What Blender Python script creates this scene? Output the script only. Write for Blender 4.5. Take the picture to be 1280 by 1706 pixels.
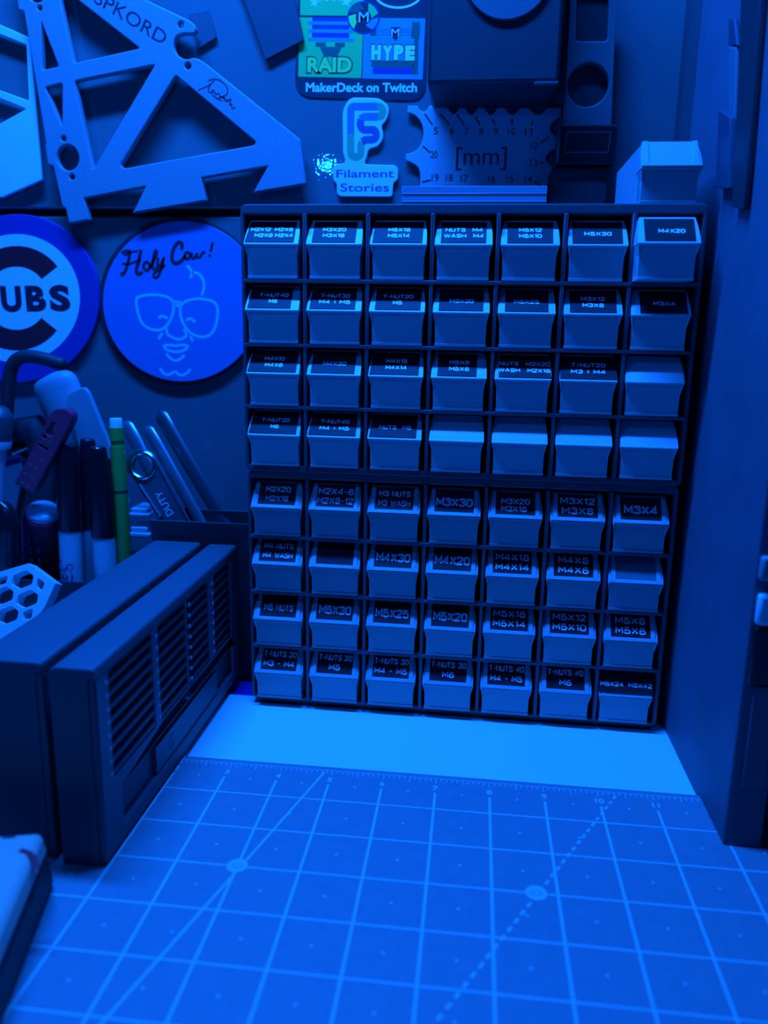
import bpy, math, random
from mathutils import Vector, Matrix
random.seed(7)
S = bpy.context.scene
for o in list(bpy.data.objects): bpy.data.objects.remove(o)
COL = S.collection

# ------------------------------------------------------------------ camera (solved from the mat's inch grid)
F_PX = 1331.95
RC = [Vector((0.9933461622, 0.1139317682, 0.0168212434)),      # right
      Vector((0.0412104910, -0.2152515143, -0.9756887214)),    # down
      Vector((-0.1075411431, 0.9698898586, -0.2185144497))]    # forward
CP = Vector((0.18895354, -0.35069593, 0.21027866))
cam_d = bpy.data.cameras.new('camera'); cam = bpy.data.objects.new('camera', cam_d); COL.objects.link(cam)
cam_d.sensor_fit = 'HORIZONTAL'; cam_d.sensor_width = 36.0; cam_d.lens = 36.0 * F_PX / 1280.0
cam_d.clip_start = 0.005; cam_d.clip_end = 20
cam_d.dof.use_dof = True; cam_d.dof.focus_distance = 0.425; cam_d.dof.aperture_fstop = 8.5
M4 = Matrix.Identity(4)
for i in range(3):
    M4[i][0] = RC[0][i]; M4[i][1] = -RC[1][i]; M4[i][2] = -RC[2][i]; M4[i][3] = CP[i]
cam.matrix_world = M4
S.camera = cam

# ------------------------------------------------------------------ world, lamps, exposure
S.view_settings.view_transform = 'Standard'; S.view_settings.look = 'None'
S.view_settings.gamma = 1.0; S.view_settings.use_curve_mapping = False
S.view_settings.exposure = 0.0
LCOL = (0.0035, 0.135, 1.0)
w = bpy.data.worlds.new('world'); S.world = w; w.use_nodes = True
bg = w.node_tree.nodes['Background']; bg.inputs[0].default_value = (0.004, 0.09, 1.0, 1); bg.inputs[1].default_value = 0.030
def area(name, loc, target, sx, sy, power, col=LCOL):
    d = bpy.data.lights.new(name, 'AREA'); d.shape = 'RECTANGLE'; d.size = sx; d.size_y = sy
    d.energy = power; d.color = col
    o = bpy.data.objects.new(name, d); COL.objects.link(o); o.location = loc
    if target: o.rotation_euler = (Vector(target) - Vector(loc)).to_track_quat('-Z', 'Y').to_euler()   # else straight down
    return o
area('led_strip', (0.035, -0.012, 0.75), None, 0.34, 0.04, 15.8)
area('front_lamp', (0.0274, -0.133, 0.3779), (0.06, 0.05, 0.05), 0.008, 0.007, 0.20)

# ------------------------------------------------------------------ pixel -> place helpers
def ray(u, v):
    return RC[0] * ((u - 640) / F_PX) + RC[1] * ((v - 853) / F_PX) + RC[2]
def on_z(u, v, z):
    d = ray(u, v); return CP + d * ((z - CP.z) / d.z)
def on_y(u, v, y):
    d = ray(u, v); return CP + d * ((y - CP.y) / d.y)
def on_x(u, v, x):
    d = ray(u, v); return CP + d * ((x - CP.x) / d.x)
class Plane:
    def __init__(s, o, U, V):
        s.o = Vector(o); s.U = Vector(U).normalized(); s.V = Vector(V).normalized(); s.N = s.U.cross(s.V).normalized()
    def p(s, a, b, n=0.0): return s.o + s.U * a + s.V * b + s.N * n
    def px(s, u, v, n=0.0):
        d = ray(u, v); q = CP + d * (((s.o + s.N * n) - CP).dot(s.N) / d.dot(s.N)) - s.o
        return (q.dot(s.U), q.dot(s.V))
WALL_Y = 0.192
def wallplane(y): return Plane((0, y, 0), (1, 0, 0), (0, 0, 1))
WP = wallplane(WALL_Y)

# ------------------------------------------------------------------ materials
MATS = {}
def mat(name, col, rough=0.5, metal=0.0, var=0.0, vscale=60.0, bump=0.0, bscale=400.0, trans=0.0, spec=0.5, coat=0.0, bdist=.0004, bdetail=4):
    if name in MATS: return MATS[name]
    m = bpy.data.materials.new(name); m.use_nodes = True; nt = m.node_tree; b = nt.nodes['Principled BSDF']
    b.inputs['Base Color'].default_value = (*col, 1); b.inputs['Roughness'].default_value = rough
    b.inputs['Metallic'].default_value = metal; b.inputs['Specular IOR Level'].default_value = spec
    b.inputs['Transmission Weight'].default_value = trans; b.inputs['Coat Weight'].default_value = coat
    tc = nt.nodes.new('ShaderNodeTexCoord')
    if var:
        n = nt.nodes.new('ShaderNodeTexNoise'); n.inputs['Scale'].default_value = vscale; n.inputs['Detail'].default_value = 6
        r = nt.nodes.new('ShaderNodeMapRange'); r.inputs['From Min'].default_value = .3; r.inputs['From Max'].default_value = .7
        r.inputs['To Min'].default_value = 1 - var; r.inputs['To Max'].default_value = 1 + var
        mx = nt.nodes.new('ShaderNodeMix'); mx.data_type = 'RGBA'; mx.blend_type = 'MULTIPLY'; mx.inputs[0].default_value = 1
        mx.inputs[6].default_value = (*col, 1)
        nt.links.new(tc.outputs['Object'], n.inputs['Vector']); nt.links.new(n.outputs['Fac'], r.inputs['Value'])
        nt.links.new(r.outputs[0], mx.inputs[7]); nt.links.new(mx.outputs[2], b.inputs['Base Color'])
    if bump:
        n2 = nt.nodes.new('ShaderNodeTexNoise'); n2.inputs['Scale'].default_value = bscale; n2.inputs['Detail'].default_value = bdetail
        bp = nt.nodes.new('ShaderNodeBump'); bp.inputs['Strength'].default_value = bump; bp.inputs['Distance'].default_value = bdist
        nt.links.new(tc.outputs['Object'], n2.inputs['Vector']); nt.links.new(n2.outputs['Fac'], bp.inputs['Height'])
        nt.links.new(bp.outputs[0], b.inputs['Normal'])
    MATS[name] = m; return m
M_wall = mat('wall_paint', (.148, .172, .18), .03, var=.06, vscale=9, bump=.8, bscale=620, bdist=.000042, bdetail=0)
M_wall_low = mat('wall_lower_paint', (.13, .15, .16), .2, var=.10, vscale=11, bump=.4, bscale=500, bdist=.00003)
M_gap = mat('dark_gap', (.01, .01, .012), .8)
M_panel = mat('side_panel', (.12, .115, .15), .6, var=.12, vscale=25, bump=.35, bscale=350)
M_corner = mat('dark_corner_strip', (.055, .06, .068), .7)  # darker strip set back between side panel and wall
M_desk = mat('desk_blue', (.10, .03, .55), .3)
M_board = mat('white_board', (.82, .84, .84), .35)
M_mat = mat('mat_surface', (.25, .245, .265), .55, var=.05, vscale=160, bump=.3, bscale=1500)
M_matline = mat('mat_print', (.46, .60, .54), .55)
M_frame = mat('cabinet_plastic', (.088, .105, .118), .42, bump=.15, bscale=600)
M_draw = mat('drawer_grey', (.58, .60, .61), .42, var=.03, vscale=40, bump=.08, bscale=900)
M_draw_dim = mat('drawer_grey_dimmed', (.43, .45, .46), .42, var=.03, vscale=40, bump=.08, bscale=900)  # dimmed copy of the drawer grey, offsets light bounced off the board
M_label = mat('label_black', (.010, .010, .014), .55, spec=.25)
M_label_pale = mat('label_pale', (.16, .18, .20), .3)
M_ltext = mat('label_white_text', (.9, .95, .95), .5)
M_ltext.node_tree.nodes['Principled BSDF'].inputs['Base Color'].default_value = (.95, 1, 1, 1)
M_black = mat('black_plastic', (.010, .011, .014), .22)
M_blackm = mat('black_matte', (.02, .022, .028), .6)
M_case = mat('case_plastic', (.085, .095, .11), .5, bump=.25, bscale=800)
M_cased = mat('case_dark', (.034, .038, .046), .55)
M_glint = mat('slat_glint', (.35, .37, .40), .3)  # pale colour standing in for light glints on the louvres
M_coat = mat('speckled_coating', (.305, .315, .34), .38, var=.12, vscale=900, bump=.5, bscale=2200)
M_bright = mat('bright_plate', (.80, .85, .86), .45, var=.05, vscale=900, bump=.4, bscale=2200)
M_white = mat('white_plastic', (.82, .86, .88), .4)
M_ink = mat('dark_ink', (.012, .012, .03), .6)
M_navy = mat('sticker_navy', (.02, .03, .05), .4)
M_green = mat('sticker_green', (.4, 1.0, .14), .4)
M_green2 = mat('sticker_teal', (.05, .70, .13), .4)
M_sblue = mat('sticker_blue', (.1, .33, .60), .4)
M_sdark = mat('sticker_dark_blue', (.04, .13, .085), .4)
M_sdeep = mat('sticker_deep_blue', (.03, .05, .24), .4)
M_cyan = mat('sticker_cyan', (.9, 1, .95), .4)
M_hype = mat('sticker_aqua', (.9, 1, .30), .4)
M_lblue = mat('logo_blue', (.05, .20, .65), .4)
M_logoline = mat('logo_line', (.45, .36, .5), .5)
M_lgreen = mat('logo_green', (.05, .48, .13), .4)
M_ring = mat('disc_royal_blue', (.03, .04, .30), .5, var=.05, vscale=500)
M_discb = mat('disc_bright_blue', (.05, .20, .50), .5, var=.05, vscale=500)
M_discl = mat('disc_line', (.25, .75, .9), .5)
M_gauge = mat('gauge_plastic', (.43, .44, .47), .45, bump=.3, bscale=1500)
M_grey = mat('grey_plastic', (.30, .32, .34), .5)
M_dgrey = mat('dark_grey', (.05, .055, .065), .5)
M_strap = mat('bar_grey', (.11, .13, .14), .5)
M_knife = mat('pale_rubber', (.28, .34, .37), .45)
M_maroon = mat('maroon_plastic', (.95, .03, .07), .42)
M_pgreen = mat('pencil_green', (.03, .42, .06), .35)
M_chrome = mat('chrome', (.65, .68, .70), .22, 1.0)
M_steel = mat('dull_steel', (.30, .33, .36), .4, .8)
M_barrel = mat('barrel_grey', (.44, .48, .52), .4)
M_emboss = mat('emboss_light', (.62, .64, .66), .4)
M_blueink = mat('blue_ink', (.02, .02, .20), .5)
M_red = mat('red_print', (.65, .03, .04), .5)
M_clear = mat('clear_lid', (.45, .55, .6), .2)
M_txt = mat('engraving', (.02, .022, .03), .7)

# ------------------------------------------------------------------ mesh builder
class MB:
    def __init__(s): s.v = []; s.f = []; s.m = []
    def add(s, vs, fs, mi=0):
        b = len(s.v); s.v += [Vector(x) for x in vs]
        for f in fs: s.f.append([b + i for i in f]); s.m.append(mi)
        return s
    def box(s, x0, x1, y0, y1, z0, z1, mi=0):
        vs = [(x, y, z) for x in (x0, x1) for y in (y0, y1) for z in (z0, z1)]
        return s.add(vs, [(0, 1, 3, 2), (4, 6, 7, 5), (0, 4, 5, 1), (2, 3, 7, 6), (0, 2, 6, 4), (1, 5, 7, 3)], mi)
    def hexa(s, p, mi=0):     # 8 points: bottom loop 4, top loop 4
        return s.add(p, [(3, 2, 1, 0), (4, 5, 6, 7), (0, 1, 5, 4), (1, 2, 6, 5), (2, 3, 7, 6), (3, 0, 4, 7)], mi)
    def tube(s, path, radii, seg=16, mi=0, flat=1.0, up=None):
        path = [Vector(p) for p in path]; n = len(path)
        if not hasattr(radii, '__len__'): radii = [radii] * n
        rings = []; prev = None
        for i, p in enumerate(path):
            t = (path[min(i + 1, n - 1)] - path[max(i - 1, 0)])
            if t.length < 1e-9: t = path[-1] - path[0]
            t.normalize()
            a = Vector(up) if up else (prev if prev else (Vector((0, 0, 1)) if abs(t.z) < .9 else Vector((1, 0, 0))))
            x = (a - t * a.dot(t)).normalized(); y = t.cross(x); prev = x
            rings.append([p + (x * math.cos(2 * math.pi * k / seg) * flat + y * math.sin(2 * math.pi * k / seg)) * radii[i] for k in range(seg)])
        vs = [q for r in rings for q in r]; fs = []
        for i in range(n - 1):
            for k in range(seg):
                k2 = (k + 1) % seg; fs.append((i * seg + k, i * seg + k2, (i + 1) * seg + k2, (i + 1) * seg + k))
        fs.append(tuple(range(seg))[::-1]); fs.append(tuple((n - 1) * seg + k for k in range(seg)))
        return s.add(vs, fs, mi)
    def rod(s, p0, p1, prof, seg=24, mi=0, flat=1.0, up=None):   # prof: (t, r) along p0->p1
        p0 = Vector(p0); p1 = Vector(p1)
        return s.tube([p0.lerp(p1, t) for t, r in prof], [r for t, r in prof], seg, mi, flat, up)
    def ribbon(s, pl, pts, wd, n, mi=0, closed=False):
        P = [Vector(p) for p in pts]; k = len(P); L = []; R = []
        for i in range(k):
            if closed: a, b = P[i - 1], P[(i + 1) % k]
            else: a, b = P[max(i - 1, 0)], P[min(i + 1, k - 1)]
            d1 = (P[i] - a); d2 = (b - P[i])
            if d1.length < 1e-9: d1 = d2
            if d2.length < 1e-9: d2 = d1
            d1 = d1.normalized(); d2 = d2.normalized(); t = (d1 + d2)
            t = t.normalized() if t.length > 1e-6 else d1
            nn = Vector((-t.y, t.x)); c = max(.5, nn.dot(Vector((-d1.y, d1.x))))
            L.append(P[i] + nn * wd / 2 / c); R.append(P[i] - nn * wd / 2 / c)
        vs = [pl.p(q.x, q.y, n) for q in L + R]; fs = []
        for i in range(k if closed else k - 1):
            j = (i + 1) % k; fs.append((i, k + i, k + j, j))
        return s.add(vs, fs, mi)
    def poly(s, pl, pts, n, mi=0):
        return s.add([pl.p(a, b, n) for a, b in pts], [tuple(range(len(pts)))], mi)
    def build(s, name, mats, parent=None, origin=None, bevel=0, seg=2, smooth=True):
        me = bpy.data.meshes.new(name)
        o = Vector(origin) if origin is not None else (parent.location if parent else Vector((0, 0, 0)))
        me.from_pydata([tuple(v - o) for v in s.v], [], s.f)
        for m in (mats if isinstance(mats, (list, tuple)) else [mats]): me.materials.append(m)
        me.polygons.foreach_set('material_index', s.m)
        me.validate(); me.update()
        if smooth:
            me.polygons.foreach_set('use_smooth', [True] * len(me.polygons)); me.set_sharp_from_angle(angle=math.radians(32))
        ob = bpy.data.objects.new(name, me); COL.objects.link(ob)
        if parent: ob.parent = parent
        else: ob.location = o
        if bevel:
            b = ob.modifiers.new('bevel', 'BEVEL'); b.width = bevel; b.segments = seg; b.limit_method = 'ANGLE'; b.angle_limit = math.radians(40)
        return ob
def tag(o, label, cat, group=None):
    o['label'] = label; o['category'] = cat
    if group: o['group'] = group
    return o
def thing(name, label, cat, loc, group=None, rz=0):
    o = bpy.data.objects.new(name, None); o.empty_display_size = .01; COL.objects.link(o); o.location = loc; o.rotation_euler = (0, 0, rz)
    return tag(o, label, cat, group)
def struct(o): o['kind'] = 'structure'; return o

def _curve_mesh(cu):
    o = bpy.data.objects.new('tmp', cu); COL.objects.link(o)
    dg = bpy.context.evaluated_depsgraph_get(); dg.update()
    me = bpy.data.meshes.new_from_object(o.evaluated_get(dg))
    vs = [tuple(v.co) for v in me.vertices]; fs = [tuple(p.vertices) for p in me.polygons]
    bpy.data.objects.remove(o); bpy.data.curves.remove(cu); bpy.data.meshes.remove(me)
    return vs, fs
def plate(mb, pl, loops, n0, n1, bev=0.0, mi=0):
    cu = bpy.data.curves.new('tmp', 'CURVE'); cu.dimensions = '2D'; cu.fill_mode = 'BOTH'
    K = 1000.0; th = (n1 - n0) * K; b = min(bev * K, th * .45)
    cu.extrude = th / 2 - b; cu.bevel_depth = b; cu.bevel_resolution = 1; cu.offset = -b
    for lp in loops:
        sp = cu.splines.new('POLY'); sp.points.add(len(lp) - 1); sp.use_cyclic_u = True
        for q, (a, c) in zip(sp.points, lp): q.co = (a * K, c * K, 0, 1)
    vs, fs = _curve_mesh(cu); mid = (n0 + n1) / 2
    mb.add([pl.p(x / K, y / K, z / K + mid) for x, y, z in vs], fs, mi); return mb
GC = {}
def glyphs(t, bold):
    k = (t, bold)
    if k not in GC:
        def mk(s):
            cu = bpy.data.curves.new('tmp', 'FONT'); cu.body = s; cu.size = 10; cu.offset = bold; cu.resolution_u = 4; cu.fill_mode = 'FRONT'
            return _curve_mesh(cu)
        if ('H', bold) not in GC and t != 'H': glyphs('H', bold)
        vs, fs = mk(t); GC[k] = (vs, fs)
    return GC[k]
def put_text(mb, pl, t, cx, cy, wd, cap, n, mi, bold=0.0, rot=0.0, shear=0.0):
    vs, fs = glyphs(t, bold); hv = glyphs('H', bold)[0]
    h0 = min(v[1] for v in hv); h1 = max(v[1] for v in hv)
    x0 = min(v[0] for v in vs); x1 = max(v[0] for v in vs)
    sy = cap / (h1 - h0); sx = wd / (x1 - x0) if wd else sy
    c, s_ = math.cos(rot), math.sin(rot); out = []
    for x, y, z in vs:
        a = (x - (x0 + x1) / 2) * sx; b = (y - (h0 + h1) / 2) * sy; a += b * shear
        out.append(pl.p(cx + a * c - b * s_, cy + a * s_ + b * c, n))
    mb.add(out, fs, mi)
GL = {
 'M': (.86, [[(0, 0), (0, 1), (.43, .32), (.86, 1), (.86, 0)]]), 'X': (.74, [[(0, 0), (.74, 1)], [(0, 1), (.74, 0)]]),
 '0': (.70, [[(.2, 0), (.5, 0), (.66, .1), (.7, .3), (.7, .7), (.66, .9), (.5, 1), (.2, 1), (.04, .9), (0, .7), (0, .3), (.04, .1), (.2, 0), (.35, 0)]]),
 '1': (.30, [[(0, .78), (.26, 1), (.26, 0)]]),
 '2': (.70, [[(0, .74), (.05, .93), (.2, 1), (.5, 1), (.66, .92), (.7, .74), (.62, .57), (.08, .14), (0, 0), (.7, 0)]]),
 '3': (.70, [[(.02, .80), (.08, .95), (.24, 1), (.48, 1), (.64, .93), (.68, .76), (.62, .58), (.46, .53), (.26, .53)], [(.40, .53), (.62, .48), (.7, .28), (.64, .08), (.48, 0), (.22, 0), (.06, .06), (0, .22)]]),
 '4': (.76, [[(.57, 0), (.57, 1), (0, .27), (.76, .27)]]),
 '5': (.70, [[(.64, 1), (.10, 1), (.05, .50), (.2, .60), (.45, .60), (.63, .52), (.7, .32), (.64, .09), (.48, 0), (.20, 0), (.06, .05), (0, .20)]]),
 '6': (.70, [[(.66, .82), (.56, .96), (.40, 1), (.2, .95), (.06, .75), (0, .36), (.05, .10), (.2, 0), (.5, 0), (.66, .10), (.7, .3), (.65, .48), (.5, .57), (.22, .57), (.03, .42)]]),
 '8': (.70, [[(.35, .53), (.55, .57), (.66, .75), (.6, .93), (.45, 1), (.25, 1), (.1, .93), (.04, .75), (.15, .57), (.35, .53), (.58, .49), (.7, .27), (.64, .07), (.48, 0), (.22, 0), (.06, .07), (0, .27), (.12, .49), (.35, .53)]]),
 'N': (.76, [[(0, 0), (0, 1), (.76, 0), (.76, 1)]]), 'U': (.74, [[(0, 1), (0, .25), (.06, .07), (.22, 0), (.52, 0), (.68, .07), (.74, .25), (.74, 1)]]),
 'T': (.74, [[(0, 1), (.74, 1)], [(.37, 1), (.37, 0)]]),
 'S': (.70, [[(.68, .80), (.62, .94), (.46, 1), (.22, 1), (.06, .92), (.02, .75), (.1, .58), (.26, .53), (.5, .47), (.66, .38), (.7, .22), (.62, .06), (.46, 0), (.22, 0), (.06, .06), (0, .22)]]),
 'W': (1.06, [[(0, 1), (.26, 0), (.53, .9), (.80, 0), (1.06, 1)]]), 'A': (.82, [[(0, 0), (.41, 1), (.82, 0)], [(.15, .3), (.67, .3)]]),
 'H': (.74, [[(0, 0), (0, 1)], [(.74, 0), (.74, 1)], [(0, .5), (.74, .5)]]), '-': (.40, [[(0, .48), (.40, .48)]]), '|': (.10, [[(.05, .05), (.05, .95)]]), ' ': (.34, [])}
def put_strokes(mb, pl, t, cx, cy, wd, cap, n, mi, th=.19, gap=.30):
    W_ = sum(GL[c][0] for c in t) + gap * (len(t) - 1) + th; kx = wd / W_; k = cap * (1 - th)
    x = -W_ / 2 + th / 2
    for c in t:
        g, sts = GL[c]
        for st_ in sts:
            mb.ribbon(pl, [(cx + (x + a) * kx, cy + (b - .5) * k) for a, b in st_], th * cap, n, mi)
        x += g + gap
def circ(cx, cy, rx, ry=None, k=48, a0=0, a1=360):
    ry = rx if ry is None else ry; full = abs(a1 - a0) >= 360; m = k if full else k + 1
    return [(cx + rx * math.cos(math.radians(a0 + (a1 - a0) * i / k)), cy + ry * math.sin(math.radians(a0 + (a1 - a0) * i / k))) for i in range(m)]
def rnd(pts, r, k=5):
    out = []; n = len(pts)
    for i in range(n):
        p = Vector(pts[i][:2]); a = Vector(pts[i - 1][:2]); b = Vector(pts[(i + 1) % n][:2]); rr = pts[i][2] if len(pts[i]) > 2 else r
        d1 = a - p; d2 = b - p; q = min(rr, d1.length * .45, d2.length * .45)
        if q < 1e-6: out.append(tuple(p)); continue
        s = p + d1.normalized() * q; e = p + d2.normalized() * q
        for j in range(k + 1):
            t = j / k; out.append(tuple(s * (1 - t) ** 2 + p * 2 * t * (1 - t) + e * t ** 2))
    return out
def rrect(x0, x1, y0, y1, r): return rnd([(x0, y0), (x1, y0), (x1, y1), (x0, y1)], r)
def crop(x0, y0, sc): return lambda x, y: (x0 + x / sc, y0 + y / sc)
def smooth2(pts, it=2, closed=False):
    for _ in range(it):
        q = [] if closed else [pts[0]]
        rng = range(len(pts)) if closed else range(len(pts) - 1)
        for i in rng:
            a = pts[i]; b = pts[(i + 1) % len(pts)]
            q += [(a[0] * .75 + b[0] * .25, a[1] * .75 + b[1] * .25), (a[0] * .25 + b[0] * .75, a[1] * .25 + b[1] * .75)]
        if not closed: q.append(pts[-1])
        pts = q
    return pts

# ================================================================== SETTING
XP = 0.3015   # inner face of the right side panel
mb = MB().box(-.45, .33, WALL_Y, WALL_Y + .02, .2885, .62); struct(mb.build('wall_back', M_wall, bevel=.0012))
mb = MB().box(-.45, .33, WALL_Y, WALL_Y + .02, -.02, .2835); struct(mb.build('wall_back_lower', M_wall_low, bevel=.0012))
mb = MB().box(-.45, .33, WALL_Y + .008, WALL_Y + .018, .2835, .2885); struct(mb.build('trim_1', M_gap))
mb = MB(); plate(mb, Plane((XP, 0, 0), (0, -1, 0), (0, 0, 1)), [[(.0347, 0), (.0347, .6), (-.1445, .6), (-.1445, -.003), (-.0039, -.003), (-.0039, 0)]], -.0155, 0, .0010)
struct(mb.build('wall_right', M_panel))
mb = MB().box(XP + .0015, XP + .0155, .1445, WALL_Y, -.004, .60); struct(mb.build('trim_2', M_corner))

o = tag(MB().box(-.5, .7, -.6, WALL_Y, -.03, -.006).build('desk', M_desk, bevel=.001), 'deep blue desk top seen only at the back under the cabinets', 'desk')
o = tag(MB().box(-.45, .318, -.5, .0815, -.006, -.003).build('white_board', M_board, bevel=.0006), 'bright white board lying between the cutting mat and the drawer cabinets', 'board')

# ------------------------------------------------------------------ cutting mat
I = .0254
MP = Plane((0, 0, 0), (1, 0, 0), (0, 1, 0))
mb = MB(); plate(mb, MP, [rrect(-.15, .62, -.50, .0035, .006)], -.003, 0, .0004, 0)
E1 = .00004
lw = .00085
def mline(a, b, wd=lw, n=E1): mb.ribbon(MP, [a, b], wd, n, 1)
for c in range(-4, 23):
    mline((c * I, -.46), (c * I, -.0125 if 1 < c < 22 else 0), lw * 1.3)
for r in range(1, 18):
    mline((-.12, -r * I), (.58, -r * I), lw, E1 * 1.4)
mline((-.12, 0), (.58, 0), .0004)
for k in range(-40, 220):
    x = k * I / 10; L = .0026 if k % 5 else .0042
    mline((x, 0), (x, -L), .00042, E1)
for c in range(0, 22):
    put_text(mb, MP, str(c), c * I, -.0082, None, .0038, E1, 1, .35)
for c in range(-3, 21):
    for r in range(0, 15):
        mb.poly(MP, circ((c + .5) * I, -(r + .5) * I, .00062, k=12), E1, 1)
mline((4.85 * I, -.002), (3.23 * I, -6.05 * I), lw * 1.3, E1 * 2); mline((3.23 * I, -6.05 * I), (1.9 * I, -11 * I), lw * 1.3, E1 * 2)
ax, ay, bx, by = 10.32, -.12, 5.6, -8.5
nd = 46
for i in range(nd):
    t0 = i / nd; t1 = (i + .55) / nd
    mline(((ax + (bx - ax) * t0) * I, (ay + (by - ay) * t0) * I), ((ax + (bx - ax) * t1) * I, (ay + (by - ay) * t1) * I), lw * 1.4, E1 * 2)
for cx in (3.995, 8.67):
    mb.poly(MP, circ(cx * I, -2.99 * I, .0042, k=32), E1 * 3, 1)
    mb.ribbon(MP, circ(cx * I, -2.99 * I, .0022, .0012, k=20), .0004, E1 * 4, 0, True)
tag(mb.build('cutting_mat', [M_mat, M_matline], origin=(.2, -.2, 0), smooth=False), 'cutting mat with a printed inch grid and ruler numbers lying on the desk', 'mat')

# ================================================================== DRAWER CABINETS
YAW = -.00745
FU = Vector((math.cos(YAW), math.sin(YAW), 0))
CELL = .0324
CABS = {}
def make_cabinet(label, ox, oy, ztop_line, z0, z1, depth):
    root = thing('drawer_cabinet', label, 'drawer cabinet', (ox, oy, z0), 'stacked drawer cabinets', YAW)
    H = z1 - z0; L = lambda z: z - z0; zb = .0032 if z0 < 0 else 0.0
    fp = Plane((0, 0, 0), (1, 0, 0), (0, 0, 1))      # local face plane, N = -y
    xl, xr = -.0339, .1963
    zi1 = L(ztop_line) + .0004; zi0 = L(ztop_line - 4 * CELL) + .0008
    outer = rnd([(xl, zb, .004), (xr, zb, .004), (xr, H, .004), (xl, H, .004)], .004, 6)
    b = MB(); plate(b, fp, [outer, rrect(-CELL + .0004, 6 * CELL - .0004, zi0, zi1, .0005)], -depth, -.0030, .0006)
    b.box(-CELL, 6 * CELL, depth - .002, depth - .0005, zi0, zi1)
    sh = b.build('shell', M_frame); sh.parent = root
    if zb: MB().box(xl + .003, xr - .003, .0045, depth - .001, 0, zb + .0003).build('plinth', M_black).parent = root
    for k in range(6):
        x = k * CELL
        d = MB().box(x - .00095, x + .00095, .0006, depth - .002, zi0, zi1).build('divider', M_frame, bevel=.0003, seg=1); d.parent = root
    for k in range(1, 4):
        z = L(ztop_line - k * CELL)
        d = MB().box(-CELL, 6 * CELL, .0004, depth - .002, z - .0009, z + .0009).build('shelf', M_frame, bevel=.0003, seg=1); d.parent = root
    return root
UO = (.09971, .06604); LO = (.09977, .06897)
UTOP = .23548 + CELL; LTOP = .09843 + CELL
CU_ROOT = make_cabinet('black drawer cabinet stacked on top, holding the upper 28 drawers', UO[0], UO[1], UTOP, .1357, .2731, .088)
CL_ROOT = make_cabinet('black drawer cabinet underneath, standing on the white board', LO[0], LO[1], LTOP, -.003, .1355, .088)

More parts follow.
